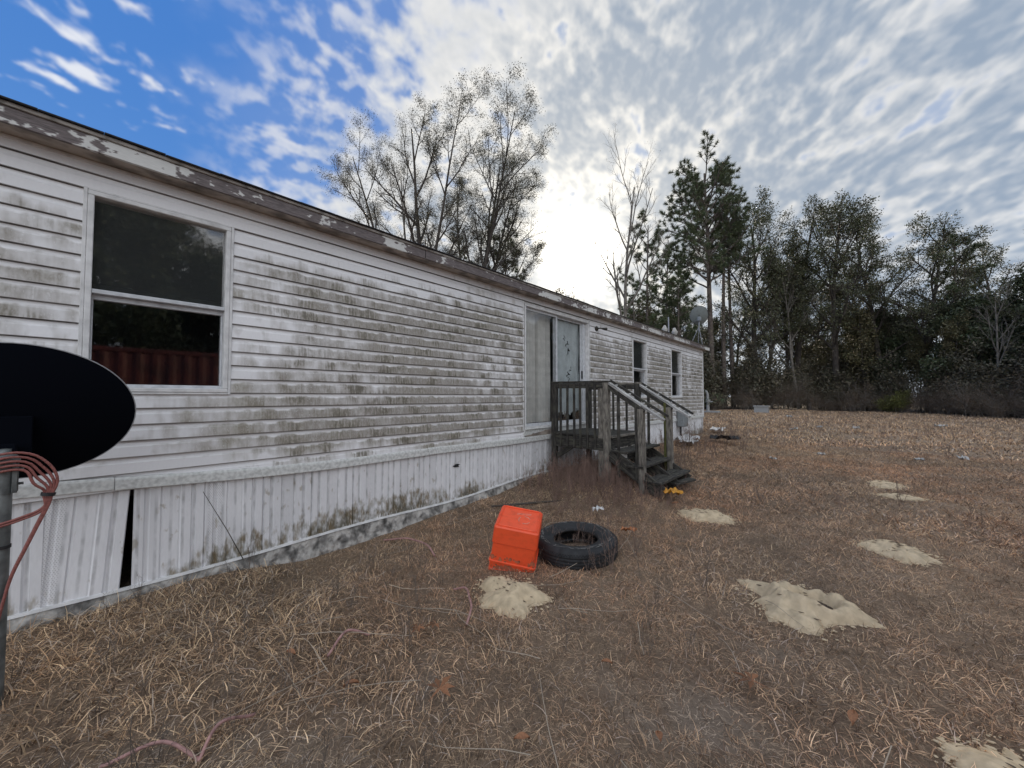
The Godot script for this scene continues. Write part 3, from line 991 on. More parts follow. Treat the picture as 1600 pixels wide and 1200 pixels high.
func make_door(h: Node3D) -> void:
	var x := WALL_X
	var za := -4.83
	var zb := -6.89
	var y0 := 0.965
	var y1 := 3.01
	var d := Node3D.new()
	d.name = "sliding_door"
	h.add_child(d, true)
	var f := MB.new()
	bx(f, Vector3(x - 0.12, y1 - 0.045, zb), Vector3(x + 0.026, y1, za), 0.004)
	bx(f, Vector3(x - 0.12, y0 - 0.03, zb), Vector3(x + 0.034, y0 + 0.012, za), 0.004)
	for e in [[za - 0.035, za], [zb, zb + 0.035]]:
		bx(f, Vector3(x - 0.12, y0 + 0.0125, e[0]), Vector3(x + 0.0255, y1 - 0.0455, e[1]), 0.004)
	part(d, "frame", f.mesh(), M.trim)
	var mid := -5.80
	for e in [[za - 0.036, mid - 0.03, -0.022], [mid + 0.03, zb + 0.15, -0.062]]:
		var s := MB.new()
		var a: float = e[0]
		var b: float = e[1]
		var xx: float = x + e[2]
		bx(s, Vector3(xx - 0.03, y1 - 0.085, b), Vector3(xx, y1 - 0.046, a), 0.003)
		bx(s, Vector3(xx - 0.03, y0 + 0.013, b), Vector3(xx, y0 + 0.06, a), 0.003)
		bx(s, Vector3(xx - 0.029, y0 + 0.0605, a - 0.026), Vector3(xx - 0.001, y1 - 0.0855, a), 0.003)
		bx(s, Vector3(xx - 0.029, y0 + 0.0605, b), Vector3(xx - 0.001, y1 - 0.0855, b + 0.04), 0.003)
		part(d, "door_leaf", s.mesh(), M.alu)
		part(d, "pane", one_box(Vector3(xx - 0.017, y0 + 0.061, b + 0.041), Vector3(xx - 0.012, y1 - 0.086, a - 0.027)), M.glass)
	part(d, "jamb", one_box(Vector3(x - 0.10, y0 + 0.0126, zb + 0.036), Vector3(x - 0.045, y1 - 0.0456, zb + 0.14), 0.003), M.alu)
	var hd := MB.new()
	bx(hd, Vector3(x - 0.061, 1.83, zb + 0.16), Vector3(x - 0.030, 1.99, zb + 0.18), 0.006)
	part(d, "handle", hd.mesh(), M.black)
	var sl := MB.new()
	bx(sl, Vector3(x + 0.001, 0.835, zb - 0.03), Vector3(x + 0.030, 0.930, za + 0.02), 0.004)
	bx(sl, Vector3(x + 0.001, 0.930, zb - 0.02), Vector3(x + 0.050, 0.948, za + 0.01), 0.004)
	part(d, "sill", sl.mesh(), M.band)
	# torn flashing on the sill: a ragged strip peeled from the left end
	var tn := MB.new()
	for k in 14:
		var a := za - k * 0.055
		var b := a - 0.055
		var ya := 0.845 + 0.006 * k + R(-0.006, 0.006)
		tn.poly([Vector3(x + 0.032, 0.820, a), Vector3(x + 0.033, 0.820, b), Vector3(x + 0.040, ya, b), Vector3(x + 0.038, ya - 0.006, a)], Vector3(1, 0, 0))
	part(d, "torn_flashing", tn.mesh(), M.soffit)
	var c := MB.new()
	for e in [[za + 0.021, za + 0.046], [zb - 0.046, zb - 0.021]]:
		bx(c, Vector3(x - 0.02, 0.79, e[0]), Vector3(x + 0.0215, y1 + 0.02, e[1]), 0.003)
	bx(c, Vector3(x - 0.02, y1 + 0.001, zb - 0.02), Vector3(x + 0.0215, y1 + 0.0195, za + 0.02), 0.003)
	part(d, "trim_channel", c.mesh(), M.trim)
	# ------- vertical blinds behind the left leaf
	var bl := thing("vertical_blind", "pale vertical blind hanging behind the left glass of the sliding door", "blind")
	part(bl, "head_rail", one_box(Vector3(x - 0.22, 2.93, -5.85), Vector3(x - 0.17, 2.965, -4.90), 0.003), M.blind)
	var zz := -4.93
	for k in 12:
		var m := MB.new()
		var p := []
		var turn: float = [0.55, 0.5, 1.05, 0.45, 0.6, 0.5, 1.15, 0.55, 0.5, 0.6, 0.95, 0.5][k]
		for j in 8:
			for i in 5:
				var s := (i - 2) * 0.0195
				var sway := sin(j * 0.7 + k) * 0.004
				p.append(Vector3(x - 0.195 + s * sin(turn) + 0.006 * (1.0 - pow((i - 2) / 2.0, 2.0)) + sway, lerpf(2.93, 1.02, j / 7.0), zz - s * cos(turn)))
		m.grid(p, 5, 8)
		part(bl, "slat", m.mesh(), M.blind)
		zz -= 0.0765
	# ------- torn blue sheet behind the right leaf
	var sh := MB.new()
	var w := 44
	var hh := 90
	var nn := noise(55, 0.09, 3)
	var pts := []
	for j in hh:
		for i in w:
			var zc := lerpf(-5.86, -6.735, i / float(w - 1))
			var yc := lerpf(2.93, 1.05, j / float(hh - 1))
			pts.append(Vector3(x - 0.125 + nn.get_noise_2d(i * 1.2, j * 0.35) * 0.022, yc, zc))
	sh.grid(pts, w, hh)
	var keep := PackedInt32Array()
	var q := 0
	for j in hh - 1:
		for i in w - 1:
			var u := i / float(w - 1)
			var v := j / float(hh - 1)
			var tear := 0.34 + 0.75 * (v - 0.10) + nn.get_noise_2d(j * 3.0, 40.0) * 0.16
			var gone := v > 0.10 and v < 0.36 and absf(u - tear) < (0.018 + 0.05 * maxf(0.0, nn.get_noise_2d(j * 6.0, 3.0))) * sin((v - 0.10) / 0.26 * PI)
			if v > 0.44 and v < 0.66 and absf(u - 0.56 - 0.16 * nn.get_noise_2d(j * 2.0, 90.0)) < (0.015 + 0.06 * maxf(0.0, nn.get_noise_2d(j * 5.0, 70.0))) * sin((v - 0.44) / 0.22 * PI): gone = true
			if v > 0.925 + nn.get_noise_2d(i * 4.0, 8.0) * 0.10 and u > 0.1: gone = true
			if not gone:
				for e in 6: keep.append(sh.ix[q + e])
			q += 6
	sh.ix = keep
	solo("window_covering", "torn pale blue plastic sheet hung behind the right glass of the sliding door", "sheet", sh.mesh(), M.sheet)

# ---------------------------------------------------------------- porch
func beam(mb: MB, a: Vector3, b: Vector3, w: float, t: float, up := Vector3.UP, bev := 0.004) -> void:
	var d := (b - a).normalized()
	var s := d.cross(up)
	if s.length() < 0.01: s = d.cross(Vector3.RIGHT)
	s = s.normalized()
	var u := s.cross(d).normalized()
	mb.box(Transform3D(Basis(s, d, u), (a + b) * 0.5), Vector3(w, a.distance_to(b), t), bev, Vector2(R(0, 3), R(0, 3)))

func beam_part(o: Node3D, called: String, a: Vector3, b: Vector3, w: float, t: float, m: Material, up := Vector3.UP) -> void:
	var mb := MB.new()
	beam(mb, a, b, w, t, up)
	part(o, called, mb.mesh(), m)

func make_porch() -> void:
	var p := thing("wooden_porch", "small dark weathered wooden porch with railings and steps below the sliding door", "porch")
	var x0 := -3.86
	var x1 := -2.87
	var za := -5.50
	var zb := -6.66
	var dy := 0.86
	var top := 1.70
	# posts (slightly out of true)
	for e in [[x0, za, 0.0, top, M.wood_dark, 0.010, 0.005], [x1, za, 0.0, top - 0.01, M.wood, -0.004, 0.0], [x0, zb, 0.0, top, M.wood_dark, 0.0, 0.0], [x1, zb, 0.0, top + 0.01, M.wood_dark, 0.006, 0.004]]:
		beam_part(p, "post", Vector3(e[0] - e[5], e[2], e[1] - e[6]), Vector3(e[0] + e[5], e[3], e[1] + e[6]), 0.09, 0.09, e[4], Vector3.RIGHT)
	beam_part(p, "post", Vector3(x1 - 0.095, 0.0, za + 0.012), Vector3(x1 - 0.095, top - 0.06, za + 0.012), 0.04, 0.085, M.wood, Vector3.RIGHT)
	for e in [za, zb]:
		beam_part(p, "post", Vector3(-2.30, 0.0, e), Vector3(-2.32, 1.29, e), 0.088, 0.088, M.wood, Vector3.RIGHT)
	# deck
	var n := 8
	for k in n:
		var a := lerpf(za + 0.03, zb - 0.03, float(k) / n)
		var b := lerpf(za + 0.03, zb - 0.03, float(k + 1) / n)
		beam_part(p, "deck_board", Vector3(x0 - 0.06, dy - 0.019 + R(-0.003, 0.003), (a + b) * 0.5), Vector3(x1 + 0.03 + R(-0.01, 0.02), dy - 0.019, (a + b) * 0.5), absf(b - a) - 0.008, 0.036, M.wood_dark)
	beam_part(p, "rim_joist", Vector3(x0 + 0.05, dy - 0.14, za + 0.02), Vector3(x1 - 0.05, dy - 0.14, za + 0.02), 0.038, 0.19, M.wood_dark)
	beam_part(p, "rim_joist", Vector3(x0 + 0.05, dy - 0.14, zb - 0.02), Vector3(x1 - 0.05, dy - 0.14, zb - 0.02), 0.038, 0.19, M.wood_dark)
	beam_part(p, "rim_joist", Vector3(x1 + 0.01, dy - 0.13, za - 0.05), Vector3(x1 + 0.01, dy - 0.13, zb + 0.05), 0.038, 0.18, M.wood_dark)
	beam_part(p, "rim_joist", Vector3(x0 + 0.02, dy - 0.13, za - 0.05), Vector3(x0 + 0.02, dy - 0.13, zb + 0.05), 0.038, 0.18, M.wood_dark)
	beam_part(p, "nosing", Vector3(x1 + 0.055, dy - 0.02, za - 0.03), Vector3(x1 + 0.055, dy - 0.025, zb + 0.03), 0.05, 0.036, M.wood)
	beam_part(p, "brace", Vector3(x0 + 0.03, 0.45, za - 0.03), Vector3(x0 + 0.35, dy - 0.2, za - 0.03), 0.038, 0.085, M.wood_dark)
	# guard rails
	for z in [za, zb]:
		beam_part(p, "top_rail", Vector3(x0 - 0.05, top + 0.015, z), Vector3(x1 + 0.05, top + 0.005, z), 0.085, 0.036, M.wood_dark if z == za else M.wood)
		beam_part(p, "under_rail", Vector3(x0 + 0.02, top - 0.048, z + 0.025), Vector3(x1 - 0.02, top - 0.055, z + 0.025), 0.036, 0.08, M.wood_dark)
		for k in 6:
			var xx := lerpf(x0 + 0.17, x1 - 0.12, k / 5.5) + R(-0.012, 0.012)
			if z == zb and k == 4: continue
			beam_part(p, "baluster", Vector3(xx + R(-0.006, 0.006), dy - 0.22, z + 0.055), Vector3(xx, top - 0.01, z + 0.055), 0.034, 0.034, M.wood_dark)
	# back guard rail next to the wall, far end
	beam_part(p, "top_rail", Vector3(x1 - 0.02, top + 0.02, zb), Vector3(x1 + 0.06, top + 0.01, zb), 0.10, 0.03, M.wood)
	# stair rails: a pale flat cap, a thin dark rail beside it and little blocks between
	for z in [za, zb]:
		var a := Vector3(x1 + 0.02, top - 0.005, z - 0.01)
		var b := Vector3(-1.99, 1.135, z - 0.01)
		beam_part(p, "stair_cap", a, b, 0.085, 0.034, M.wood_pale)
		beam_part(p, "stair_rail", a + Vector3(-0.02, 0.035, -0.115), b + Vector3(0.02, 0.05, -0.115), 0.036, 0.036, M.wood_dark)
		for k in 4:
			var c := a.lerp(b, 0.12 + 0.25 * k)
			beam_part(p, "rail_block", c + Vector3(0, 0.012, -0.03), c + Vector3(0, 0.026, -0.10), 0.03, 0.022, M.wood_pale)
		beam_part(p, "stair_under_rail", a + Vector3(0.0, -0.06, 0.02), a.lerp(b, 0.68) + Vector3(0, -0.062, 0.02), 0.034, 0.075, M.wood_dark)
		for k in 2:
			var t := 0.22 + 0.33 * k
			var c := a.lerp(b, t)
			var m: Material = M.wood_dark
			if z == zb and k == 1: m = M.wood_mossy
			beam_part(p, "stair_baluster", Vector3(c.x, maxf(0.25, dy - 0.62 - 0.2 * k), z + 0.03), Vector3(c.x, c.y - 0.02, z + 0.03), 0.045 if k == 0 else 0.036, 0.036, m, Vector3.RIGHT)
	# stringers and treads
	for z in [za + 0.005, (za + zb) * 0.5, zb - 0.005]:
		beam_part(p, "stringer", Vector3(x1 + 0.05, dy - 0.26, z), Vector3(-2.03, 0.10, z), 0.04, 0.20, M.wood_dark)
	var tr := [[-2.64, 0.655], [-2.40, 0.455], [-2.14, 0.265]]
	for e in tr:
		for k in 2:
			var xx: float = e[0] + 0.065 - 0.135 * k
			beam_part(p, "tread", Vector3(xx, e[1] - 0.02 + R(-0.006, 0.006), za + 0.06), Vector3(xx + R(-0.01, 0.01), e[1] - 0.02 + R(-0.006, 0.006), zb - 0.07), 0.128, 0.036, M.wood_dark)
	beam_part(p, "riser", Vector3(-2.69, 0.54, za - 0.32), Vector3(-2.69, 0.54, zb + 0.02), 0.03, 0.15, M.wood_dark)
	beam_part(p, "riser", Vector3(-2.45, 0.34, za - 0.75), Vector3(-2.45, 0.34, zb + 0.02), 0.03, 0.15, M.wood_dark)
	beam_part(p, "broken_tread_end", Vector3(-2.60, 0.56, za + 0.02), Vector3(-2.60, 0.56, za - 0.04), 0.09, 0.12, M.wood_pale)
	# a fallen plank by the foot of the steps
	var pl := MB.new()
	beam(pl, Vector3(-2.05, 0.15, za - 0.5), Vector3(-1.92, 0.16, zb + 0.14), 0.13, 0.035)
	solo("fallen_plank", "dark rotten plank lying at the foot of the porch steps", "plank", pl.mesh(), M.wood_dark)

# ---------------------------------------------------------------- satellite dishes
func dish_mesh(a: float, b: float, depth: float, thick: float) -> ArrayMesh:
	# bowl opening along +z, ellipse a by b, with thickness
	var mb := MB.new()
	var rows := 10
	var segs := 48
	for side in 2:
		var pts := []
		for j in rows + 1:
			var r := float(j) / rows
			for k in segs + 1:
				var t := TAU * k / segs
				if side == 0: t = -t
				pts.append(Vector3(cos(t) * a * r, sin(t) * b * r, depth * r * r + (thick if side == 1 else 0.0)))
		mb.grid(pts, segs + 1, rows + 1)
	return mb.mesh()

func rim_mesh(a: float, b: float, depth: float, r: float) -> ArrayMesh:
	var mb := MB.new()
	var p := PackedVector3Array()
	var q := PackedFloat32Array()
	for k in 65:
		var t := TAU * k / 64
		p.append(Vector3(cos(t) * a, sin(t) * b, depth)); q.append(r)
	mb.tube(p, q, 6, false)
	return mb.mesh()

func make_near_dish() -> void:
	var o := thing("satellite_dish", "large black satellite dish on a grey steel pole close in front of the left window", "satellite dish", Vector3(-3.10, 0, 0.225))
	var m := MB.new()
	m.tube(PackedVector3Array([Vector3(0.0, -0.05, 0.0), Vector3(-0.004, 0.6, 0.0), Vector3(-0.008, 1.13, 0.0)]), PackedFloat32Array([0.030, 0.030, 0.030]), 24)
	part(o, "pole", m.mesh(), M.galv)
	var s := MB.new()
	s.tube(PackedVector3Array([Vector3(-0.008, 1.00, 0.0), Vector3(-0.008, 1.155, 0.0)]), PackedFloat32Array([0.036, 0.036]), 24)
	s.lathe([Vector2(0.05, 1.155), Vector2(0.052, 1.166), Vector2(0.040, 1.182), Vector2(0.026, 1.192), Vector2(0.022, 1.20), Vector2(0.022, 1.214), Vector2(0.0, 1.217)], 20, Transform3D(Basis(), Vector3(-0.008, 0, 0)))
	for k in 2:
		s.box(Transform3D(Basis(), Vector3(0.020 - 0.05 * k, 1.07, -0.036)), Vector3(0.012, 0.14, 0.018), 0.002)
	for k in 2:
		s.tube(PackedVector3Array([Vector3(-0.01, 1.04 + 0.07 * k, -0.03), Vector3(-0.01, 1.04 + 0.07 * k, -0.062)]), PackedFloat32Array([0.007, 0.007]), 6)
	part(o, "mount", s.mesh(), M.galv)
	var br := MB.new()
	br.box(Transform3D(Basis(Vector3(0, 0, 1), 0.3), Vector3(-0.065, 1.20, 0.0)), Vector3(0.10, 0.05, 0.07), 0.006)
	br.box(Transform3D(Basis(), Vector3(-0.105, 1.27, 0.0)), Vector3(0.02, 0.20, 0.16), 0.004)
	part(o, "bracket", br.mesh(), M.dish_dark)
	var look := Vector3(-0.93, 0.36, -0.05).normalized()
	var bs := Basis.looking_at(-look, Vector3.UP)
	var c := Vector3(-0.155, 1.365, -0.01)
	var d := part(o, "reflector", dish_mesh(0.455, 0.385, 0.075, 0.004), M.dish_dark)
	d.transform = Transform3D(bs, c - look * 0.03)
	var r := part(o, "rim", rim_mesh(0.455, 0.385, 0.077, 0.0035), M.dish_rim)
	r.transform = d.transform
	# tie band on the pole
	var tb := MB.new()
	tb.tube(PackedVector3Array([Vector3(-0.004, 0.735, 0.0), Vector3(-0.004, 0.75, 0.0)]), PackedFloat32Array([0.0335, 0.0335]), 20)
	part(o, "tie_band", tb.mesh(), M.black)
	# coil of red cable hung on the pole
	var cb := thing("cable_coil", "coil of dull red cable hung over the top of the grey dish pole", "cable", Vector3(-3.10, 0, 0.235))
	for k in 5:
		var mb := MB.new()
		var pts := PackedVector3Array()
		var rad := PackedFloat32Array()
		var g := k * 0.019
		var tw := R(-0.01, 0.01)
		var h := g * 1.1
		var P := [Vector3(0.05, 1.15 - h, 0.16), Vector3(0.055, 1.185 - h, 0.04), Vector3(0.05, 1.195 - h, -0.07), Vector3(0.045 + tw, 1.14 - h * 1.2, -0.145 + g * 0.5), Vector3(0.04, 1.05 - h * 0.6, -0.182 + g * 0.55), Vector3(0.038, 0.975, -0.165 + g * 0.3 + tw * 0.3), Vector3(0.038, 0.92, -0.155 + g * 0.2), Vector3(0.04, 0.81, -0.118 + g * 0.14), Vector3(0.042, 0.72, -0.088 + g * 0.10), Vector3(0.04, 0.61, -0.052 + g * 0.05), Vector3(0.036, 0.50, -0.03), Vector3(0.034, 0.38, -0.012)]
		if k >= 3:
			P = [P[0], P[1], P[2], P[3], P[4], P[5], Vector3(0.038, 0.945 - 0.01 * k, -0.14), Vector3(0.04, 0.915 - 0.012 * k, -0.07), Vector3(0.045, 0.89 - 0.012 * k, 0.03), Vector3(0.045, 0.88 - 0.012 * k, 0.10)]
		var cv := Curve3D.new()
		cv.bake_interval = 0.01
		for i in P.size():
			var t: Vector3 = (P[mini(i + 1, P.size() - 1)] - P[maxi(i - 1, 0)]) * 0.2
			cv.add_point(P[i], -t, t)
		var L := cv.get_baked_length()
		for i in 49:
			pts.append(cv.sample_baked(L * i / 48.0)); rad.append(0.0060)
		mb.tube(pts, rad, 8)
		part(cb, "cable_loop", mb.mesh(), M.cable)
	var wr := MB.new()
	wr.tube(PackedVector3Array([Vector3(0.037, 0.985, -0.155), Vector3(0.037, 0.970, -0.152)]), PackedFloat32Array([0.026, 0.025]), 12)
	part(cb, "wire_tie", wr.mesh(), M.black)

func make_roof_things() -> void:
	var o := thing("satellite_dish", "grey satellite dish on a tripod at the far end of the roof", "satellite dish", Vector3(-4.02, 3.36, -14.72))
	var d := part(o, "reflector", dish_mesh(0.30, 0.34, 0.06, 0.005), M.dish_grey)
	var look := Vector3(-0.35, 0.35, -0.87).normalized()
	d.transform = Transform3D(Basis.looking_at(-look, Vector3.UP), Vector3(0.0, 1.02, 0.0))
	var r := part(o, "rim", rim_mesh(0.30, 0.34, 0.062, 0.007), M.black)
	r.transform = d.transform
	var bk := MB.new()
	bk.box(Transform3D(Basis(), Vector3(0.03, 0.88, 0.09)), Vector3(0.12, 0.16, 0.10), 0.02)
	bk.tube(PackedVector3Array([Vector3(-0.01, 0.88, 0.10), Vector3(-0.16, 0.80, 0.05), Vector3(-0.22, 0.80, -0.2)]), PackedFloat32Array([0.014, 0.014, 0.014]), 6)
	part(o, "bracket", bk.mesh(), M.grey_plastic)
	var ms := MB.new()
	ms.tube(PackedVector3Array([Vector3(0.03, 0.90, 0.08), Vector3(0.01, 0.70, 0.06), Vector3(0.0, 0.45, 0.04)]), PackedFloat32Array([0.022, 0.022, 0.022]), 8)
	part(o, "mast", ms.mesh(), M.dish_rim)
	for e in [Vector3(-0.26, 0.04, 0.05), Vector3(0.10, -0.03, 0.02), Vector3(-0.10, 0.02, -0.2)]:
		var lg := MB.new()
		lg.tube(PackedVector3Array([Vector3(0.0, 0.62, 0.05), e]), PackedFloat32Array([0.012, 0.012]), 6)
		part(o, "leg", lg.mesh(), M.dish_rim)
	for e in [["roof_vent", "white roof vent with a cream cone near the far end of the eave", -4.36, -13.15, 0.36, 0.085], ["roof_vent", "white roof vent beside a thin pole above the second narrow window", -4.40, -12.35, 0.34, 0.08]]:
		var v := thing(e[0], e[1], "roof vent", Vector3(e[2], 3.36, e[3]))
		var st := MB.new()
		st.tube(PackedVector3Array([Vector3.ZERO, Vector3(0, e[4] * 0.6, 0)]), PackedFloat32Array([0.05, 0.05]), 12)
		part(v, "pipe", st.mesh(), M.dish_rim)
		var cp := MB.new()
		var w: float = e[5]
		cp.lathe([Vector2(0.05, e[4] * 0.38), Vector2(w, e[4] * 0.55), Vector2(w * 1.15, e[4] * 0.78), Vector2(w * 0.7, e[4] * 0.92), Vector2(w * 0.45, e[4] * 1.1), Vector2(0.0, e[4] * 1.16)], 16)
		part(v, "cap", cp.mesh(), M.vent)
	var pm := MB.new()
	pm.tube(PackedVector3Array([Vector3(-4.33, 3.36, -12.50), Vector3(-4.33, 4.02, -12.50)]), PackedFloat32Array([0.022, 0.022]), 8)
	solo("roof_pole", "thin grey pole standing on the roof between the two roof vents", "pole", pm.mesh(), M.dish_rim)

func make_wall_things() -> void:
	var l := thing("wall_lamp", "small black broken wall lamp right of the sliding door", "lamp", Vector3(-3.985, 2.90, -7.20))
	var b := MB.new()
	b.lathe([Vector2(0.0, 0.03), Vector2(0.045, 0.028), Vector2(0.06, 0.0)], 16, Transform3D(Basis(Vector3(0, 0, 1), -PI / 2), Vector3.ZERO))
	part(l, "back_plate", b.mesh(), M.brass)
	var a := MB.new()
	a.tube(PackedVector3Array([Vector3(0.02, 0, 0), Vector3(0.09, 0.005, -0.02), Vector3(0.13, -0.005, -0.07)]), PackedFloat32Array([0.016, 0.014, 0.014]), 8)
	a.tube(PackedVector3Array([Vector3(0.12, -0.005, -0.06), Vector3(0.15, -0.005, -0.16)]), PackedFloat32Array([0.022, 0.034]), 10)
	part(l, "arm", a.mesh(), M.brass)
	var mt := thing("meter_box", "grey electrical meter box low on the wall under the farthest window", "meter box", Vector3(-3.965, 0.56, -12.25))
	part(mt, "box", one_box(Vector3(0.0, 0.0, -0.20), Vector3(0.20, 0.50, 0.20), 0.02), M.grey_plastic)
	part(mt, "lid", one_box(Vector3(0.2005, 0.04, -0.175), Vector3(0.214, 0.46, 0.175), 0.006), M.grey_plastic)
	var c := MB.new()
	c.tube(PackedVector3Array([Vector3(0.08, 0.0, 0.12), Vector3(0.08, -0.45, 0.12)]), PackedFloat32Array([0.03, 0.03]), 10)
	part(mt, "conduit", c.mesh(), M.black)

# ---------------------------------------------------------------- yard things
func make_bin() -> void:
	var o := thing("storage_bin", "orange plastic bin lying upside down and tilted beside the tyre", "bin", Vector3(-2.31, -0.01, -2.65))
	# local: front faces +z; open rim at the ground, wider than the base on top
	var hx := 0.185
	var hz := 0.185
	var H := 0.42
	var mb := MB.new()
	# stacked outlines from rim to base (half width, half depth, height)
	var L := [[hx + 0.014, hz + 0.014, 0.0], [hx + 0.014, hz + 0.014, 0.028], [hx + 0.011, hz + 0.011, 0.032], [hx + 0.011, hz + 0.011, 0.085], [hx + 0.018, hz + 0.018, 0.090], [hx + 0.018, hz + 0.018, 0.102], [hx + 0.008, hz + 0.008, 0.107], [hx + 0.002, hz + 0.002, 0.262], [hx + 0.010, hz + 0.010, 0.270], [hx + 0.006, hz + 0.006, H - 0.012], [hx - 0.004, hz - 0.004, H]]
	var rnd := func(w: float, d: float, y: float) -> Array:
		var out := []
		var r := 0.022
		for q in 4:
			for k in 4:
				var a := PI * 0.5 * (q + k / 3.0)
				var cx := (w - r) * (1.0 if q == 0 or q == 3 else -1.0)
				var cz := (d - r) * (1.0 if q < 2 else -1.0)
				out.append(Vector3(cx + cos(a) * r, y, cz + sin(a) * r))
		return out
	var rings := []
	for e in L: rings.append(rnd.call(e[0], e[1], e[2]))
	for i in rings.size() - 1:
		for k in 16:
			var k2 := (k + 1) % 16
			var a: Vector3 = rings[i][k]
			mb.poly([rings[i][k], rings[i][k2], rings[i + 1][k2], rings[i + 1][k]], Vector3(a.x, 0, a.z) if i % 2 == 1 or i == 0 or i == 6 else Vector3(a.x, 0.1, a.z))
	mb.poly(rings[10], Vector3.UP)
	part(o, "body", mb.mesh(), M.orange)
	var ri := MB.new()
	for e in [[-1, 0], [1, 0], [0, -1], [0, 1]]:
		var s := Vector3(0.014, 0.012, hz * 2 - 0.03) if e[0] != 0 else Vector3(hx * 2 - 0.06, 0.012, 0.014)
		ri.box(Transform3D(Basis(), Vector3(e[0] * (hx - 0.018), H + 0.004, e[1] * (hz - 0.018))), s, 0.004)
	part(o, "base_ridge", ri.mesh(), M.orange)
	# a worn stamped emblem: three bent strokes in an upright oval, and a panel line
	var st := MB.new()
	for k in 3:
		var a0 := TAU * k / 3.0 + 0.4
		var p := PackedVector3Array()
		var r := PackedFloat32Array()
		for i in 6:
			var a := a0 + i * 0.27
			p.append(Vector3(0.045 + cos(a) * 0.05, H + 0.001, 0.015 + sin(a) * 0.06)); r.append(0.0045)
		st.tube(p, r, 5)
	for k in 2:
		st.box(Transform3D(Basis(Vector3.UP, 0.2), Vector3(0.03, H + 0.0015, -0.09 + 0.018 * k)), Vector3(0.13, 0.003, 0.005))
	part(o, "stamped_mark", st.mesh(), M.orange_print)
	# dried mud along the low front
	var md := MB.new()
	for k in 60:
		var xx := R(-hx, hx)
		var s := R(0.006, 0.022)
		var yy := R(0.036, 0.078) if k % 3 else R(0.11, 0.15)
		var pz := hz + (0.0125 if k % 3 else 0.0092)
		var ring := []
		for q in 7:
			var a := TAU * q / 7.0
			ring.append(Vector3(xx + cos(a) * s * R(0.6, 1.2), yy + sin(a) * s * R(0.6, 1.3), pz + 0.0004 + k * 0.00001))
		md.poly(ring, Vector3(0, 0, 1))
	var mp := part(o, "dried_mud", md.mesh(), M.orange_dirt)
	mp.set_meta("kind", "stuff")
	var f := Vector3(0.52, 0, 0.85).normalized()
	o.transform.basis = Basis(Vector3.UP, atan2(f.x, f.z)) * Basis(Vector3.RIGHT, 0.20) * Basis(Vector3(0, 0, 1), -0.15)

func make_tyre() -> void:
	var o := thing("tyre", "worn black truck tyre lying flat beside the orange bin", "tyre", Vector3(-1.985, 0.0, -3.17))
	o.rotation = Vector3(0.05, 0.3, 0.02)
	var W := 0.10
	var Rr := 0.385
	var pr := []
	# closed section: inside bead up over the top wall, tread, bottom wall and back, then the hollow
	var sec := [[0.205, 0.055], [0.212, 0.072], [0.225, 0.080], [0.25, 0.090], [0.285, 0.099], [0.315, 0.100], [0.330, 0.098], [0.336, 0.0935], [0.342, 0.096], [0.358, 0.088], [0.372, 0.074], [0.379, 0.064], [0.375, 0.060], [0.379, 0.056], [Rr, 0.046], [Rr, 0.034], [0.377, 0.032], [0.377, 0.026], [Rr, 0.024], [Rr, 0.004], [0.377, 0.002], [0.377, -0.004], [Rr, -0.006], [Rr, -0.026], [0.377, -0.028], [0.377, -0.034], [Rr, -0.036], [0.380, -0.06], [0.358, -0.088], [0.315, -0.100], [0.25, -0.09], [0.205, -0.055], [0.212, -0.03], [0.30, -0.07], [0.35, -0.05], [0.362, 0.0], [0.35, 0.05], [0.30, 0.07], [0.212, 0.03], [0.205, 0.055]]
	for e in sec: pr.append(Vector2(e[0], e[1] + W - 0.03))
	var mb := MB.new()
	# go round the section so that outside is outside
	pr.reverse()
	mb.lathe(pr, 72)
	part(o, "carcass", mb.mesh(), M.rubber)
	var lg := MB.new()
	for k in 96:
		var a := TAU * k / 96
		var b := Basis(Vector3.UP, -a)
		lg.box(Transform3D(b, b * Vector3(Rr - 0.004, W - 0.03 + 0.055, 0)), Vector3(0.012, 0.018, 0.012), 0.002)
	var l := part(o, "shoulder_lugs", lg.mesh(), M.rubber)
	l.set_meta("kind", "stuff")
	var du := MB.new()
	for k in 90:
		var a := R(0, TAU)
		var r := R(0.300, 0.333)
		var ln := R(0.02, 0.09)
		var q := []
		for e in [[-1, -1], [1, -1], [1, 1], [-1, 1]]:
			var aa: float = a + e[0] * ln
			var rr: float = r + e[1] * R(0.002, 0.004)
			q.append(Vector3(cos(aa) * rr, W - 0.03 + 0.1008 + k * 0.00002, sin(aa) * rr))
		du.poly(q, Vector3.UP)
	var dd := part(o, "dust", du.mesh(), M.rubber_dust)
	dd.set_meta("kind", "stuff")

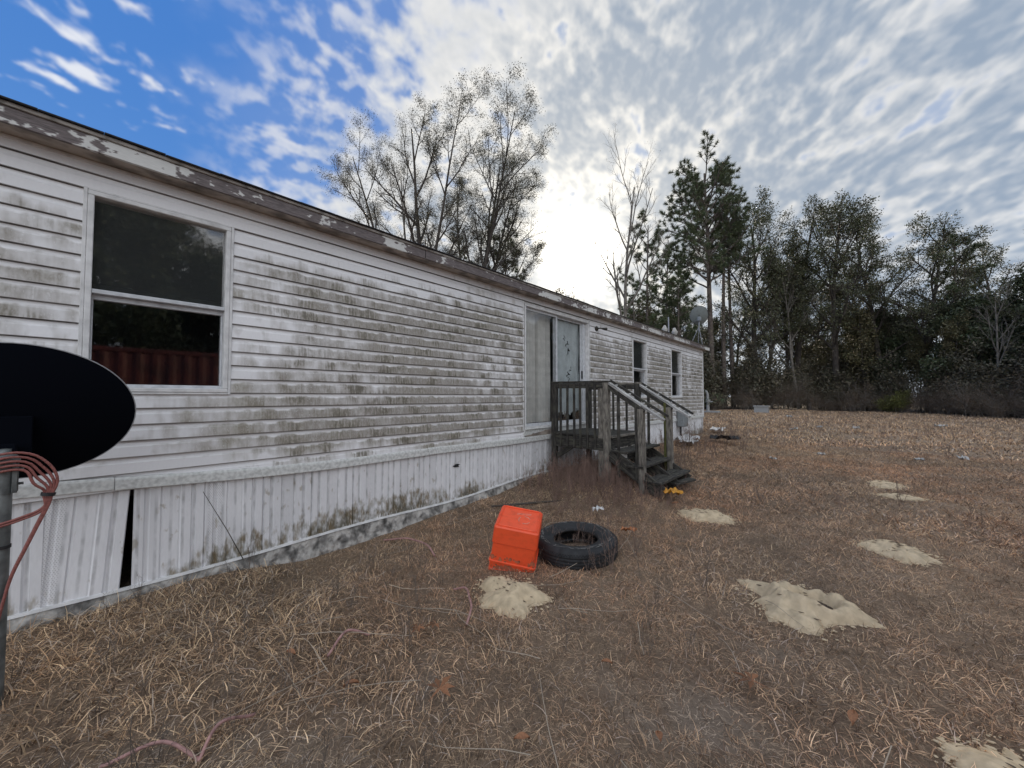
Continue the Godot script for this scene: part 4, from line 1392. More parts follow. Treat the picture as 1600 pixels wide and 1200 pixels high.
func make_mounds() -> void:
	var labels := ["pale sand mound just in front of the orange bin", "largest pale sand mound with a dark burrow hole, right of centre", "oval pale sand mound at the right, farther back than the burrow mound", "pale sand mound by the orange-yellow scrap near the porch steps", "farthest of the sand mounds, at the right in the field", "thin pale sand streak just nearer than the farthest mound", "pale sand patch cut off by the bottom right edge of the photo"]
	var nz := noise(61, 1.0, 4)
	var ball := SphereMesh.new()
	ball.radius = 1.0
	ball.height = 2.0
	ball.radial_segments = 7
	ball.rings = 4
	var crumb := ArrayMesh.new()
	crumb.add_surface_from_arrays(Mesh.PRIMITIVE_TRIANGLES, ball.get_mesh_arrays())
	for i in mound_list.size():
		var m: Array = mound_list[i]
		var mb := MB.new()
		var rings := 18
		var segs := 56
		var pts := []
		var hole: bool = i == 1
		for j in rings + 1:
			var r := float(j) / rings
			for k in segs + 1:
				var a := TAU * k / segs
				var out := 1.0 + 0.42 * nz.get_noise_3d(cos(a) * 1.3, sin(a) * 1.3, i * 5.0) + 0.22 * nz.get_noise_3d(cos(a) * 4.0, sin(a) * 4.0, i * 7.0)
				if hole: out *= 1.0 + 0.22 * cos(a * 3.0 + 0.9)
				var x: float = cos(a) * m[2] * r * out
				var z: float = sin(a) * m[3] * r * out
				var h: float = m[4] * (1.15 if not hole else 1.2) * (1.0 - pow(r, 1.6)) * (0.85 + 0.9 * nz.get_noise_3d(x * 4.0, z * 4.0, i * 3.0)) + 0.012 * nz.get_noise_3d(x * 9.0, z * 9.0, i)
				if hole:
					var hd := Vector2((x - 0.07) / 0.15, (z + 0.045) / 0.11).length()
					h = lerpf(h, -0.03, smoothstep(1.15, 0.6, hd))
					h += 0.016 * smoothstep(0.45, 0.0, absf(hd - 1.45))
				var gy := ground_y(m[0] + x, m[1] + z)
				pts.append(Vector3(x, gy + h + lerpf(0.012, -0.02, pow(r, 6.0)), z))
		mb.grid(pts, segs + 1, rings + 1)
		for e in mb.n.size(): if mb.n[e].y < 0: mb.n[e] = -mb.n[e]
		var mo := thing("sand_mound", labels[i], "sand mound", Vector3(m[0], 0, m[1]))
		part(mo, "heap", mb.mesh(), M.sand)
		var xf := []
		var xd := []
		var cs := []
		var cd := []
		for k in 170:
			var a := R(0, TAU)
			var r := R(0.80, 1.28) if k % 2 else R(0.75, 1.08)
			var q := Vector2(cos(a) * m[2] * r, sin(a) * m[3] * r)
			var sc := R(0.003, 0.010)
			xf.append(Transform3D(Basis(Vector3.UP, R(0, 6)).scaled(Vector3(sc * R(0.8, 1.8), sc * 0.5, sc)), Vector3(q.x, ground_y(m[0] + q.x, m[1] + q.y) + 0.012, q.y)))
			cs.append(Color(0.62, 0.50, 0.335))
		for k in 30:
			var e: Vector3 = mb.v[rng.randi() % (segs * 15)]
			var sc := R(0.004, 0.011)
			xd.append(Transform3D(Basis(rvec(), R(0, 0.5)) * Basis(Vector3.UP, R(0, 6)).scaled(Vector3(sc * 2.0, sc * 0.25, sc * 0.55)), e + Vector3(0, 0.006, 0)))
			var t := R(0.5, 1.2)
			cd.append(Color(0.16 * t, 0.12 * t, 0.085 * t))
		if hole:
			var bm := MB.new()
			var ring := []
			for k in 18:
				var a := TAU * k / 18.0
				ring.append(Vector3(0.07 + cos(a) * 0.145 * R(0.75, 1.1), ground_y(m[0], m[1]) + 0.012, -0.045 + sin(a) * 0.105 * R(0.75, 1.1)))
			for k in 18: bm.poly([Vector3(0.07, ground_y(m[0], m[1]) + 0.006, -0.045), ring[k], ring[(k + 1) % 18]], Vector3.UP)
			part(mo, "burrow_shade", bm.mesh(), M.soil)  # flat dark disc: shade of the hole painted as a soil colour
		many(mo, "sand_crumbs", crumb, M.grass, xf, cs)
		many(mo, "leaf_bits", crumb, M.grass, xd, cd)

func crumple(s: Vector3, sd: int) -> ArrayMesh:
	# a bent, creased scrap with two sides
	var mb := MB.new()
	var nz := noise(sd, 1.7, 3)
	var pts := []
	for j in 7:
		for i in 9:
			var u := i / 8.0 - 0.5
			var v := j / 6.0 - 0.5
			var e := 1.0 + 0.35 * nz.get_noise_2d(u * 3.0, v * 3.0 + 9.0)
			pts.append(Vector3(u * s.x * e, s.y * (0.45 + 0.9 * nz.get_noise_2d(u * 2.2, v * 2.2)) + s.y * 0.5, v * s.z * e))
	mb.grid(pts, 9, 7)
	return mb.mesh()

func scrap(called: String, label: String, cat: String, at: Vector2, s: Vector3, m: Material, turn: float, group := "") -> void:
	var o := solo(called, label, cat, crumple(s, 300 + used.get(called, 0) * 7 + int(at.x * 10)), m, Vector3(at.x, ground_y(at.x, at.y) + 0.035, at.y), group)
	o.rotation.y = turn

func cord(label: String, P: Array, r: float) -> void:
	var cv := Curve3D.new()
	cv.bake_interval = 0.01
	for i in P.size():
		var t: Vector2 = (P[mini(i + 1, P.size() - 1)] - P[maxi(i - 1, 0)]) * 0.18
		var p: Vector2 = P[i]
		var hgt := 0.06 + (0.022 if i > 0 and i < P.size() - 1 else -0.045)
		cv.add_point(Vector3(p.x, ground_y(p.x, p.y) + hgt, p.y), -Vector3(t.x, 0, t.y), Vector3(t.x, 0, t.y))
	var mb := MB.new()
	var pts := PackedVector3Array()
	var rad := PackedFloat32Array()
	for i in 33:
		pts.append(cv.sample_baked(cv.get_baked_length() * i / 32.0)); rad.append(r)
	mb.tube(pts, rad, 7)
	solo("pink_cord", label, "cord", mb.mesh(), M.cord)

func leaf_mesh(lobes: bool) -> ArrayMesh:
	var mb := MB.new()
	if lobes:
		for k in 5:
			var a := -1.7 + k * 0.85
			var d := Vector3(sin(a), 0, cos(a))
			var s := Vector3(d.z, 0, -d.x) * 0.011
			var L := 0.062 if k != 2 else 0.085
			mb.poly([Vector3(0, 0.008, 0), d * L * 0.5 + s + Vector3(0, 0.016, 0), d * L + Vector3(0, 0.004, 0), d * L * 0.5 - s + Vector3(0, 0.012, 0)], Vector3.UP)
		mb.poly([Vector3(0.006, 0.008, 0), Vector3(0, 0.004, -0.07), Vector3(-0.006, 0.008, 0)], Vector3.UP)
	else:
		var pts := []
		for j in 3:
			for i in 7:
				var u := i / 6.0
				pts.append(Vector3(0.017 * sin(u * PI) * (j - 1), 0.01 + 0.012 * absf(j - 1) + 0.01 * sin(u * 3.0), (u - 0.5) * 0.075))
		mb.grid(pts, 3, 7) if false else mb.grid(pts, 7, 3)
	return mb.mesh()

func make_yard() -> void:
	make_bin()
	make_tyre()
	make_mounds()
	scrap("yellow_scrap", "curled orange-yellow plastic scrap near the foot of the porch steps", "plastic scrap", Vector2(-1.93, -5.60), Vector3(0.30, 0.10, 0.16), M.yellow, 0.6)
	scrap("yellow_scrap", "small orange scrap sticking out of the grass right of the tyre", "plastic scrap", Vector2(-1.78, -3.86), Vector3(0.15, 0.06, 0.07), mat(lin(0.55, 0.22, 0.09), 0.6, T.fine, 6.0), 0.2)
	scrap("white_can", "crushed white can in the grass behind the tyre", "can", Vector2(-2.35, -4.25), Vector3(0.13, 0.07, 0.06), M.white, 0.9)
	scrap("yellow_scrap", "dull tan paper scrap between the yellow scrap and the tyre", "plastic scrap", Vector2(-1.78, -5.30), Vector3(0.08, 0.03, 0.06), M.leaf_litter, 1.4)
	var spots := [[-0.55, -11.62, 0.16, "white scrap in the middle of the field beyond the sand mounds"], [-1.7, -18.48, 0.30, "white litter far out in the field, nearest the wood's left end"], [0.12, -20.29, 0.34, "long low white scrap far out in the middle of the field"], [2.73, -23.4, 0.36, "farthest white scrap to the right in the field"], [1.1, -12.22, 0.16, "small white scrap just beyond the farthest sand mounds"], [1.77, -12.58, 0.24, "greyish white scrap right of the farthest sand mounds"], [-1.33, -10.3, 0.16, "small pale scrap in the grass level with the far house corner"], [-1.0, -20.6, 0.28, "faint white scrap between the two long far ones"], [-2.6, -26.5, 0.34, "white scrap near the edge of the wood by the stump"]]
	for s in spots:
		scrap("white_litter", s[3], "litter", Vector2(s[0], s[1]), Vector3(s[2] * 0.95, s[2] * 0.42, s[2] * 0.5), M.litter, R(0, 3))
	cord("pink cord arching out of the grass close to the skirting, left of the bin", [Vector2(-3.80, -2.23), Vector2(-3.48, -2.34), Vector2(-3.2, -2.34), Vector2(-2.98, -2.28)], 0.009)
	cord("short curl of pink cord left of the front sand mound", [Vector2(-2.31, -1.95), Vector2(-2.15, -1.93), Vector2(-2.03, -1.85), Vector2(-1.92, -1.77), Vector2(-1.88, -1.69)], 0.0075)
	cord("short pink cord length in the middle of the near grass", [Vector2(-2.24, -0.97), Vector2(-2.28, -1.10), Vector2(-2.25, -1.23)], 0.0075)
	cord("pink cord at the bottom left edge of the photo", [Vector2(-2.24, -0.10), Vector2(-2.12, -0.26), Vector2(-2.0, -0.37)], 0.007)
	cord("pale pink cord half buried near the lower left", [Vector2(-2.00, -0.36), Vector2(-2.05, -0.44), Vector2(-2.09, -0.58)], 0.007)
	var lv := [leaf_mesh(true), leaf_mesh(false)]
	var ll := [[-1.53, -1.20, 0, 1.25, "reddish star-shaped fallen leaf in the near grass at lower centre"], [-0.40, -2.26, 0, 1.2, "reddish lobed fallen leaf on the bare sandy patch"], [-1.98, -1.52, 0, 0.9, "brown lobed leaf just below the curl of pink cord"], [-2.03, -1.43, 0, 0.8, "smaller brown lobed leaf left of the cord curl"], [-1.85, -0.92, 1, 1.0, "tan oval leaf lying near the middle pink cord"], [-1.05, -1.25, 1, 0.9, "single tan oval leaf in the grass near the bottom edge"], [-0.02, -2.27, 1, 1.1, "tan curled leaf in the grass near the bottom right"], [-0.62, -1.62, 1, 0.9, "pale oval leaf below the bare sandy patch"], [-2.35, -0.82, 1, 0.9, "orange-tan leaf in the grass at the lower left"], [-1.0, -1.9, 1, 0.8, "small tan leaf between the front mound and the bottom edge"]]
	for e in ll:
		var o := solo("fallen_leaf", e[4], "leaf", lv[e[2]], M.leaf_litter, Vector3(e[0], ground_y(e[0], e[1]) + 0.05, e[1]))
		o.rotation = Vector3(R(-0.2, 0.2), R(0, 6), R(-0.2, 0.2))
		o.scale = Vector3.ONE * e[3]
	# dark stick by the wall
	var sk := MB.new()
	sk.tube(PackedVector3Array([Vector3(-3.55, 0.04, -3.62), Vector3(-3.2, 0.06, -4.05), Vector3(-2.95, 0.05, -4.5)]), PackedFloat32Array([0.012, 0.014, 0.008]), 6)
	solo("stick", "thin dark stick lying between the wall and the porch", "stick", sk.mesh(), M.bark)
	var sp := MB.new()
	var s0 := Vector3(-3.93, 0.08, -0.98)
	sp.tube(PackedVector3Array([s0, s0 + Vector3(-0.005, 0.28, 0.12), s0 + Vector3(-0.03, 0.62, 0.28)]), PackedFloat32Array([0.004, 0.0035, 0.002]), 5)
	solo("dry_stalk", "bare thin stalk leaning on the white skirting below the left window", "stalk", sp.mesh(), M.bark)
	# things at the far side of the field
	var bk := thing("cistern_block", "low grey concrete trough at the foot of the wood", "trough", Vector3(-4.78, ground_y(-4.78, -32.3), -32.3))
	var tb := MB.new()
	for e in [[Vector3(-0.42, 0, -0.3), Vector3(0.42, 0.42, -0.24)], [Vector3(-0.42, 0, 0.24), Vector3(0.42, 0.42, 0.3)], [Vector3(-0.42, 0, -0.239), Vector3(-0.36, 0.42, 0.239)], [Vector3(0.36, 0, -0.239), Vector3(0.42, 0.42, 0.239)]]:
		bx(tb, e[0], e[1], 0.01)
	part(bk, "tub", tb.mesh(), M.concrete)
	part(bk, "lip", one_box(Vector3(-0.48, 0.4205, -0.36), Vector3(0.48, 0.50, 0.36), 0.02), M.concrete)
	var wp := thing("standpipe", "pale well standpipe with a bent top beyond the far corner of the house", "standpipe", Vector3(-7.75, ground_y(-7.75, -30.2), -30.2))
	var pp := MB.new()
	pp.tube(PackedVector3Array([Vector3(0, 0, 0), Vector3(0, 0.9, 0), Vector3(-0.02, 1.35, 0), Vector3(-0.10, 1.55, 0), Vector3(-0.22, 1.62, 0)]), PackedFloat32Array([0.11, 0.09, 0.075, 0.075, 0.075]), 10)
	part(wp, "pipe", pp.mesh(), M.concrete)
	var pc := MB.new()
	pc.tube(PackedVector3Array([Vector3(0, 0.75, 0), Vector3(0, 0.95, 0)]), PackedFloat32Array([0.16, 0.16]), 10)
	pc.tube(PackedVector3Array([Vector3(0, 0.8, 0), Vector3(0.35, 0.78, 0.1)]), PackedFloat32Array([0.05, 0.05]), 8)
	part(wp, "collar", pc.mesh(), M.concrete)
	part(wp, "foot", one_box(Vector3(-0.2, 0.0, -0.3), Vector3(0.75, 0.14, 0.3), 0.03), M.concrete)
	var stp := MB.new()
	stp.tube(PackedVector3Array([Vector3(0, -0.1, 0), Vector3(0, 0.5, 0), Vector3(0.02, 0.95, 0)]), PackedFloat32Array([0.20, 0.15, 0.12]), 9)
	solo("tree_stump", "charred dark stump at the edge of the wood", "stump", stp.mesh(), M.bark, Vector3(-2.6, ground_y(-2.6, -40.5), -40.5))
	# debris at the far corner
	var db := [[-3.45, -11.4, 1.1, "torn white sheet lying along the wall behind the porch"], [-3.55, -15.0, 0.9, "white plastic sheet heaped at the far corner of the house"], [-3.2, -10.6, 0.7, "dirty white board lying flat beyond the porch steps"]]
	for e in db:
		scrap("plastic_sheet", e[3], "plastic sheet", Vector2(e[0], e[1]), Vector3(e[2], 0.12, e[2] * 0.45), M.white, R(0, 0.6) + 1.2)
	scrap("dark_tarp", "dark crumpled scrap in the grass past the far end of the porch", "tarp", Vector2(-2.75, -12.3), Vector3(0.7, 0.16, 0.4), M.black, 0.3)

# ---------------------------------------------------------------- grass and weeds
func tuft(blades: int, rad: float, l0: float, l1: float, wd: float, flat: float) -> ArrayMesh:
	var mb := MB.new()
	for k in blades:
		var a := R(0, TAU)
		var r := rad * sqrt(rng.randf())
		var p := Vector3(cos(a) * r, -0.008, sin(a) * r)
		var b := R(0, TAU)
		var tilt := R(0.15, flat)
		var dir := Vector3(cos(b) * sin(tilt), cos(tilt), sin(b) * sin(tilt))
		var t := rng.randf()
		var c := Color(0.36, 0.255, 0.175).lerp(Color(0.84, 0.68, 0.49), t * t)
		if rng.randf() < 0.25: c = Color(0.15, 0.11, 0.085)
		elif rng.randf() < 0.22: c = Color(0.44, 0.39, 0.35)
		mb.col = c
		mb.blade(p, dir, Vector3(R(-0.7, 0.7), R(-1.0, -0.1), R(-0.7, 0.7)), R(l0, l1), wd * R(0.7, 1.3), 3)
	return mb.mesh()

func weed(h: float, stems: int) -> ArrayMesh:
	var mb := MB.new()
	for k in stems:
		var p := Vector3(R(-0.05, 0.05), 0, R(-0.05, 0.05))
		var d := Vector3(R(-0.3, 0.3), 1, R(-0.3, 0.3)).normalized()
		var L := h * R(0.6, 1.1)
		var pts := PackedVector3Array([p])
		var rad := PackedFloat32Array([0.0035])
		for i in 3:
			d = (d + Vector3(R(-0.2, 0.2), 0.05, R(-0.2, 0.2))).normalized()
			pts.append(pts[i] + d * L / 3.0)
			rad.append(0.003 - i * 0.0007)
		mb.tube(pts, rad, 3, false)
		for q in 7:
			var t := R(0.35, 1.0)
			var o := pts[int(t * 2.99)].lerp(pts[int(t * 2.99) + 1], fposmod(t * 2.99, 1.0))
			var e := (d + rvec() * 0.9).normalized()
			mb.tube(PackedVector3Array([o, o + e * L * 0.12, o + (e + Vector3.UP * 0.3).normalized() * L * 0.22]), PackedFloat32Array([0.0018, 0.0014, 0.0008]), 3, false)
			if q % 2: mb.blade(o, e, Vector3(0, -0.5, 0), L * 0.08, 0.007, 1)
	return mb.mesh()

func inside_house(x: float, z: float) -> bool:
	return x < -3.90 and z > Z1 - 0.05

func in_view(x: float, z: float, pad := 0.0) -> bool:
	# roughly the wedge the photograph could see, with room to step aside
	if Vector2(x, z).length() < 0.9: return false
	var a := atan2(-x, -z)
	return a > -0.32 - pad and a < 1.95

func make_grass() -> void:
	var bands := [[0.9, 6.0, 300.0, 0.9, 8, 36, 0.13, 0.04, 0.115, 0.0042], [6.0, 14.0, 130.0, 1.15, 5, 30, 0.17, 0.05, 0.12, 0.0070], [14.0, 47.0, 34.0, 1.35, 4, 30, 0.22, 0.05, 0.115, 0.016]]
	var root := Node3D.new()
	root.name = "dry_grass"
	root.set_meta("kind", "stuff")
	root.set_meta("label", "short matted dry brown grass covering the yard and field")
	root.set_meta("category", "grass")
	add_child(root)
	for b in bands:
		var meshes := []
		var xf := []
		var cols := []
		for v in b[4]:
			meshes.append(tuft(b[5], b[6], b[7], b[8], b[9], 1.45))
			xf.append([]); cols.append([])
		var area: float = PI * (b[1] * b[1] - b[0] * b[0])
		for k in int(area * b[2]):
			var r := sqrt(lerpf(b[0] * b[0], b[1] * b[1], rng.randf()))
			var a := R(-PI, PI)
			var x := r * sin(a)
			var z := -r * cos(a)
			var vi := rng.randi() % int(b[4])
			var roll := rng.randf()
			var big := R(0.7, 1.3)
			var spin := R(0, TAU)
			var tone := R(0.75, 1.15)
			if not in_view(x, z) or inside_house(x, z): continue
			if forest(x, z) > 0.5: continue
			if roll < bare(x, z) * 0.62: continue
			if Vector2(x + 1.985, z + 3.17).length() < 0.37: continue
			var mo := on_mound(x, z)
			if mo > 0.30 or (mo > 0.0 and roll < mo * 3.2): continue
			var patch := gnoise2.get_noise_2d(x * 0.7 + 11.0, z * 0.7)
			var red := gnoise2.get_noise_2d(x * 0.35 - 70.0, z * 0.35)
			var s: float = b[3] * big * (1.0 + patch * 0.35)
			var left := smoothstep(-1.3, -2.6, x) * smoothstep(-2.0, -0.8, z)
			s *= 1.0 + 0.35 * left
			xf[vi].append(Transform3D(Basis(Vector3.UP, spin).scaled(Vector3(s, s * (0.8 + 0.2 * big), s)), Vector3(x, ground_y(x, z), z)))
			var c := Color(1.0, 0.95, 0.88).lerp(Color(1.05, 0.84, 0.72), clampf(0.45 + red * 1.3, 0.0, 1.0))
			c = c.lerp(Color(1.0, 0.97, 0.86), left * 0.6)
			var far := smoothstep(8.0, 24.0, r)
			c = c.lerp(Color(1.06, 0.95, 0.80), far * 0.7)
			var dk := gnoise2.get_noise_2d(x * 3.1 + 5.0, z * 3.1)
			tone *= (1.06 + patch * 0.38) * lerpf(0.50, 1.22, smoothstep(-0.45, 0.0, dk))
			cols[vi].append(Color(c.r * tone, c.g * tone, c.b * tone))
		for v in b[4]:
			many(root, "grass_tufts", meshes[v], M.grass, xf[v], cols[v])
	# dead weeds: thick at the porch, thinner along the wall and over the field
	var wr := Node3D.new()
	wr.name = "dead_weeds"
	wr.set_meta("kind", "stuff")
	wr.set_meta("label", "thin reddish brown dead weeds round the porch and over the field")
	wr.set_meta("category", "weeds")
	add_child(wr)
	var wm := [weed(0.42, 3), weed(0.55, 4), weed(0.34, 5)]
	var wx := [[], [], []]
	var wc := [[], [], []]
	var put := func(x: float, z: float, s: float, c: Color) -> void:
		if inside_house(x, z) or on_mound(x, z) > 0.0: return
		var v := rng.randi() % 3
		var t := R(0.7, 1.2)
		wx[v].append(Transform3D(Basis(Vector3.UP, R(0, TAU)).scaled(Vector3.ONE * s), Vector3(x, ground_y(x, z) - 0.01, z)))
		wc[v].append(Color(c.r * t, c.g * t, c.b * t))
	var rust := Color(0.29, 0.195, 0.158)
	var grey := Color(0.18, 0.145, 0.12)
	for k in 620:
		var x := R(-3.75, -1.9) + R(-0.3, 0.3)
		var z := R(-6.6, -4.1) + R(-0.4, 0.4)
		var s := 0.30 + 0.50 * smoothstep(-3.9, -5.3, z) * smoothstep(-1.7, -3.0, x)
		put.call(x, z, s * R(0.6, 1.2), rust)
	for k in 90: put.call(R(-3.85, -2.2), R(-14.8, -7.0), R(0.5, 1.25), rust.lerp(grey, 0.5))
	for k in 26: put.call(R(-2.1, -1.7) + R(-0.25, 0.25), -3.17 + R(-0.35, 0.35), R(0.3, 0.7), rust.lerp(grey, 0.4))
	for k in 620:
		var z := -6.0 - 33.0 * pow(rng.randf(), 1.3)
		var x := lerpf(-3.0, 7.0, rng.randf()) + (z + 6.0) * -0.02
		if gnoise2.get_noise_2d(x * 0.9, z * 0.9) < -0.05 or forest(x, z) > 0.5: continue
		put.call(x, z, R(0.3, 0.8) * (1.5 if rng.randf() < 0.05 else 1.0), rust.lerp(grey, R(0.2, 0.9)))
	for k in 130: put.call(R(-3.9, -0.6), R(-3.2, 0.6), R(0.18, 0.55), grey)
	for v in 3: many(wr, "weed_stems", wm[v], M.grass, wx[v], wc[v])
	# long pale straws lying on the near grass
	var sm := MB.new()
	for k in 60:
		var x := R(-3.6, 0.6)
		var z := R(-3.6, -0.4)
		if Vector2(x, z).length() < 1.3 or inside_house(x, z): continue
		var a := R(0, TAU)
		var L := R(0.2, 0.75)
		var t := R(0.6, 1.1)
		sm.col = Color(0.50 * t, 0.42 * t, 0.33 * t)
		var p0 := Vector2(x, z)
		var pts := PackedVector3Array()
		var rad := PackedFloat32Array()
		for i in 5:
			pts.append(Vector3(p0.x, ground_y(p0.x, p0.y) + 0.05 + 0.02 * sin(i * 1.1 + k), p0.y)); rad.append(0.0026 - 0.0003 * i)
			a += R(-0.12, 0.12)
			p0 += Vector2(cos(a), sin(a)) * L / 4.0
		sm.tube(pts, rad, 4, false)
	var so := part(wr, "fallen_straws", sm.mesh(), M.grass)
	so.set_meta("kind", "stuff")

# ---------------------------------------------------------------- trees
func limb(mb: MB, tips: Array, start: Vector3, dir: Vector3, len: float, r0: float, lv: int, P: Dictionary) -> void:
	var segs: int = P.segs[lv]
	var d := dir
	var p := start
	var pts := PackedVector3Array([p])
	var rad := PackedFloat32Array([r0])
	var r1: float = r0 * P.taper[lv]
	for i in segs:
		d = (d + rvec() * P.wob[lv] + Vector3.UP * P.trop[lv]).normalized()
		p += d * len / segs
		pts.append(p)
		rad.append(lerpf(r0, r1, float(i + 1) / segs))
	mb.tube(pts, rad, P.sides[lv], false)
	var last: bool = lv == P.levels - 1
	if last or P.get("all_tips", false) and lv > 0:
		var k: int = P.per_tip
		for i in k:
			var t := lerpf(P.get("tip_from", 0.3), 1.0, (i + 1.0) / k)
			var f := t * segs
			var a := mini(int(f), segs - 1)
			tips.append([pts[a].lerp(pts[a + 1], f - a), (pts[a + 1] - pts[a]).normalized()])
		if last: return
	var n: int = P.n[lv]
	var az := R(0, TAU)
	for k in n:
		var t := lerpf(P.from[lv], 0.97, (k + rng.randf() * 0.8) / n)
		var f := t * segs
		var a := mini(int(f), segs - 1)
		var o := pts[a].lerp(pts[a + 1], f - a)
		var ax := (pts[a + 1] - pts[a]).normalized()
		az += 2.4 + R(-0.5, 0.5)
		var perp := ax.cross(Vector3.UP if absf(ax.y) < 0.9 else Vector3.RIGHT).normalized().rotated(ax, az)
		var ang: float = P.ang[lv] * R(0.75, 1.25)
		if P.has("ang_top") and lv == 0: ang = lerpf(P.ang[lv], P.ang_top, t) * R(0.85, 1.15)
		var cd := (ax * cos(ang) + perp * sin(ang)).normalized()
		var cl: float = len * P.lr[lv] * R(0.75, 1.2) * lerpf(1.0, P.top[lv], t)
		limb(mb, tips, o, cd, cl, minf(lerpf(r0, r1, t) * 0.75, r0 * P.rr[lv]), lv + 1, P)

func leaf_cluster(n: int, rad: float, size: float) -> ArrayMesh:
	var mb := MB.new()
	for k in n:
		var p := rvec() * rad * pow(rng.randf(), 0.6)
		var a := rvec()
		var b := a.cross(rvec()).normalized()
		var s := size * R(0.7, 1.3)
		var t := R(0.6, 1.35)
		mb.col = Color(t, t * R(0.92, 1.06), t * R(0.8, 1.1))
		mb.poly([p - a * s * 0.5, p + b * s * 0.26 + a * s * 0.05, p + a * s * 0.5, p - b * s * 0.26 + a * s * 0.05], a.cross(b) + Vector3(0, 0.01, 0))
	return mb.mesh()

func needle_tuft(n: int, L: float, w: float) -> ArrayMesh:
	# a brush of long needles round a twig end that points along +y
	var mb := MB.new()
	for k in n:
		var d := (rvec() + Vector3.UP * 0.75).normalized()
		var s := d.cross(rvec()).normalized() * w
		var t := R(0.65, 1.3)
		mb.col = Color(t, t, t * 0.95)
		var b := Vector3(0, R(-0.12, 0.12) * L * 2.0, 0)
		var l := L * R(0.7, 1.1)
		mb.poly([b - s, b + s, b + d * l - Vector3(0, 0.12 * l, 0)], d.cross(s) + Vector3(0, 0.01, 0))
	return mb.mesh()

func tree(called: String, label: String, cat: String, P: Dictionary, stems: Array, leafm: Mesh, leafmat: Material, bark: Material, tint: Color, keep: float, sc: Vector2) -> Node3D:
	# stems: [offset, direction, length, radius]
	var o := Node3D.new()
	o.name = called
	metas(o, label, cat)
	var tips := []
	var k := 0
	for s in stems:
		var mb := MB.new()
		limb(mb, tips, s[0], s[1], s[2], s[3], 0, P)
		part(o, "trunk", mb.mesh(), bark)
		k += 1
	var xf := []
	var cols := []
	var nz := noise(900 + int(sc.x * 100), 0.35, 2)
	for t in tips:
		var clump := nz.get_noise_3dv(t[0])
		if rng.randf() > keep + clump * P.get("clump", 0.5): continue
		var up: Vector3 = (t[1] + rvec() * 0.3 + Vector3.UP * P.get("lift", 0.0)).normalized()
		var side := up.cross(rvec()).normalized()
		var b := Basis(side, up, side.cross(up)).scaled(Vector3.ONE * R(sc.x, sc.y))
		b = Basis(side, up, side.cross(up)) * Basis().scaled(Vector3.ONE * R(sc.x, sc.y))
		xf.append(Transform3D(b, t[0]))
		var v := R(0.7, 1.3) * (1.0 + clump * 0.4)
		cols.append(Color(tint.r * v * R(0.9, 1.15), tint.g * v, tint.b * v))
	if xf.size(): many(o, "foliage", leafm, leafmat, xf, cols)
	return o

func place(o: Node3D, at: Vector2, turn: float, sc := 1.0, group := "") -> Node3D:
	o.name = numbered(String(o.name))
	add_child(o)
	o.position = Vector3(at.x, ground_y(at.x, at.y) - 0.05, at.y)
	o.rotation.y = turn
	o.scale = Vector3.ONE * sc
	if group: o.set_meta("group", group)
	return o

func again(o: Node3D, label: String, at: Vector2, turn: float, sc: float, group := "") -> Node3D:
	return copy_of(o, label, Vector3(at.x, ground_y(at.x, at.y) - 0.05, at.y), turn, sc, group)

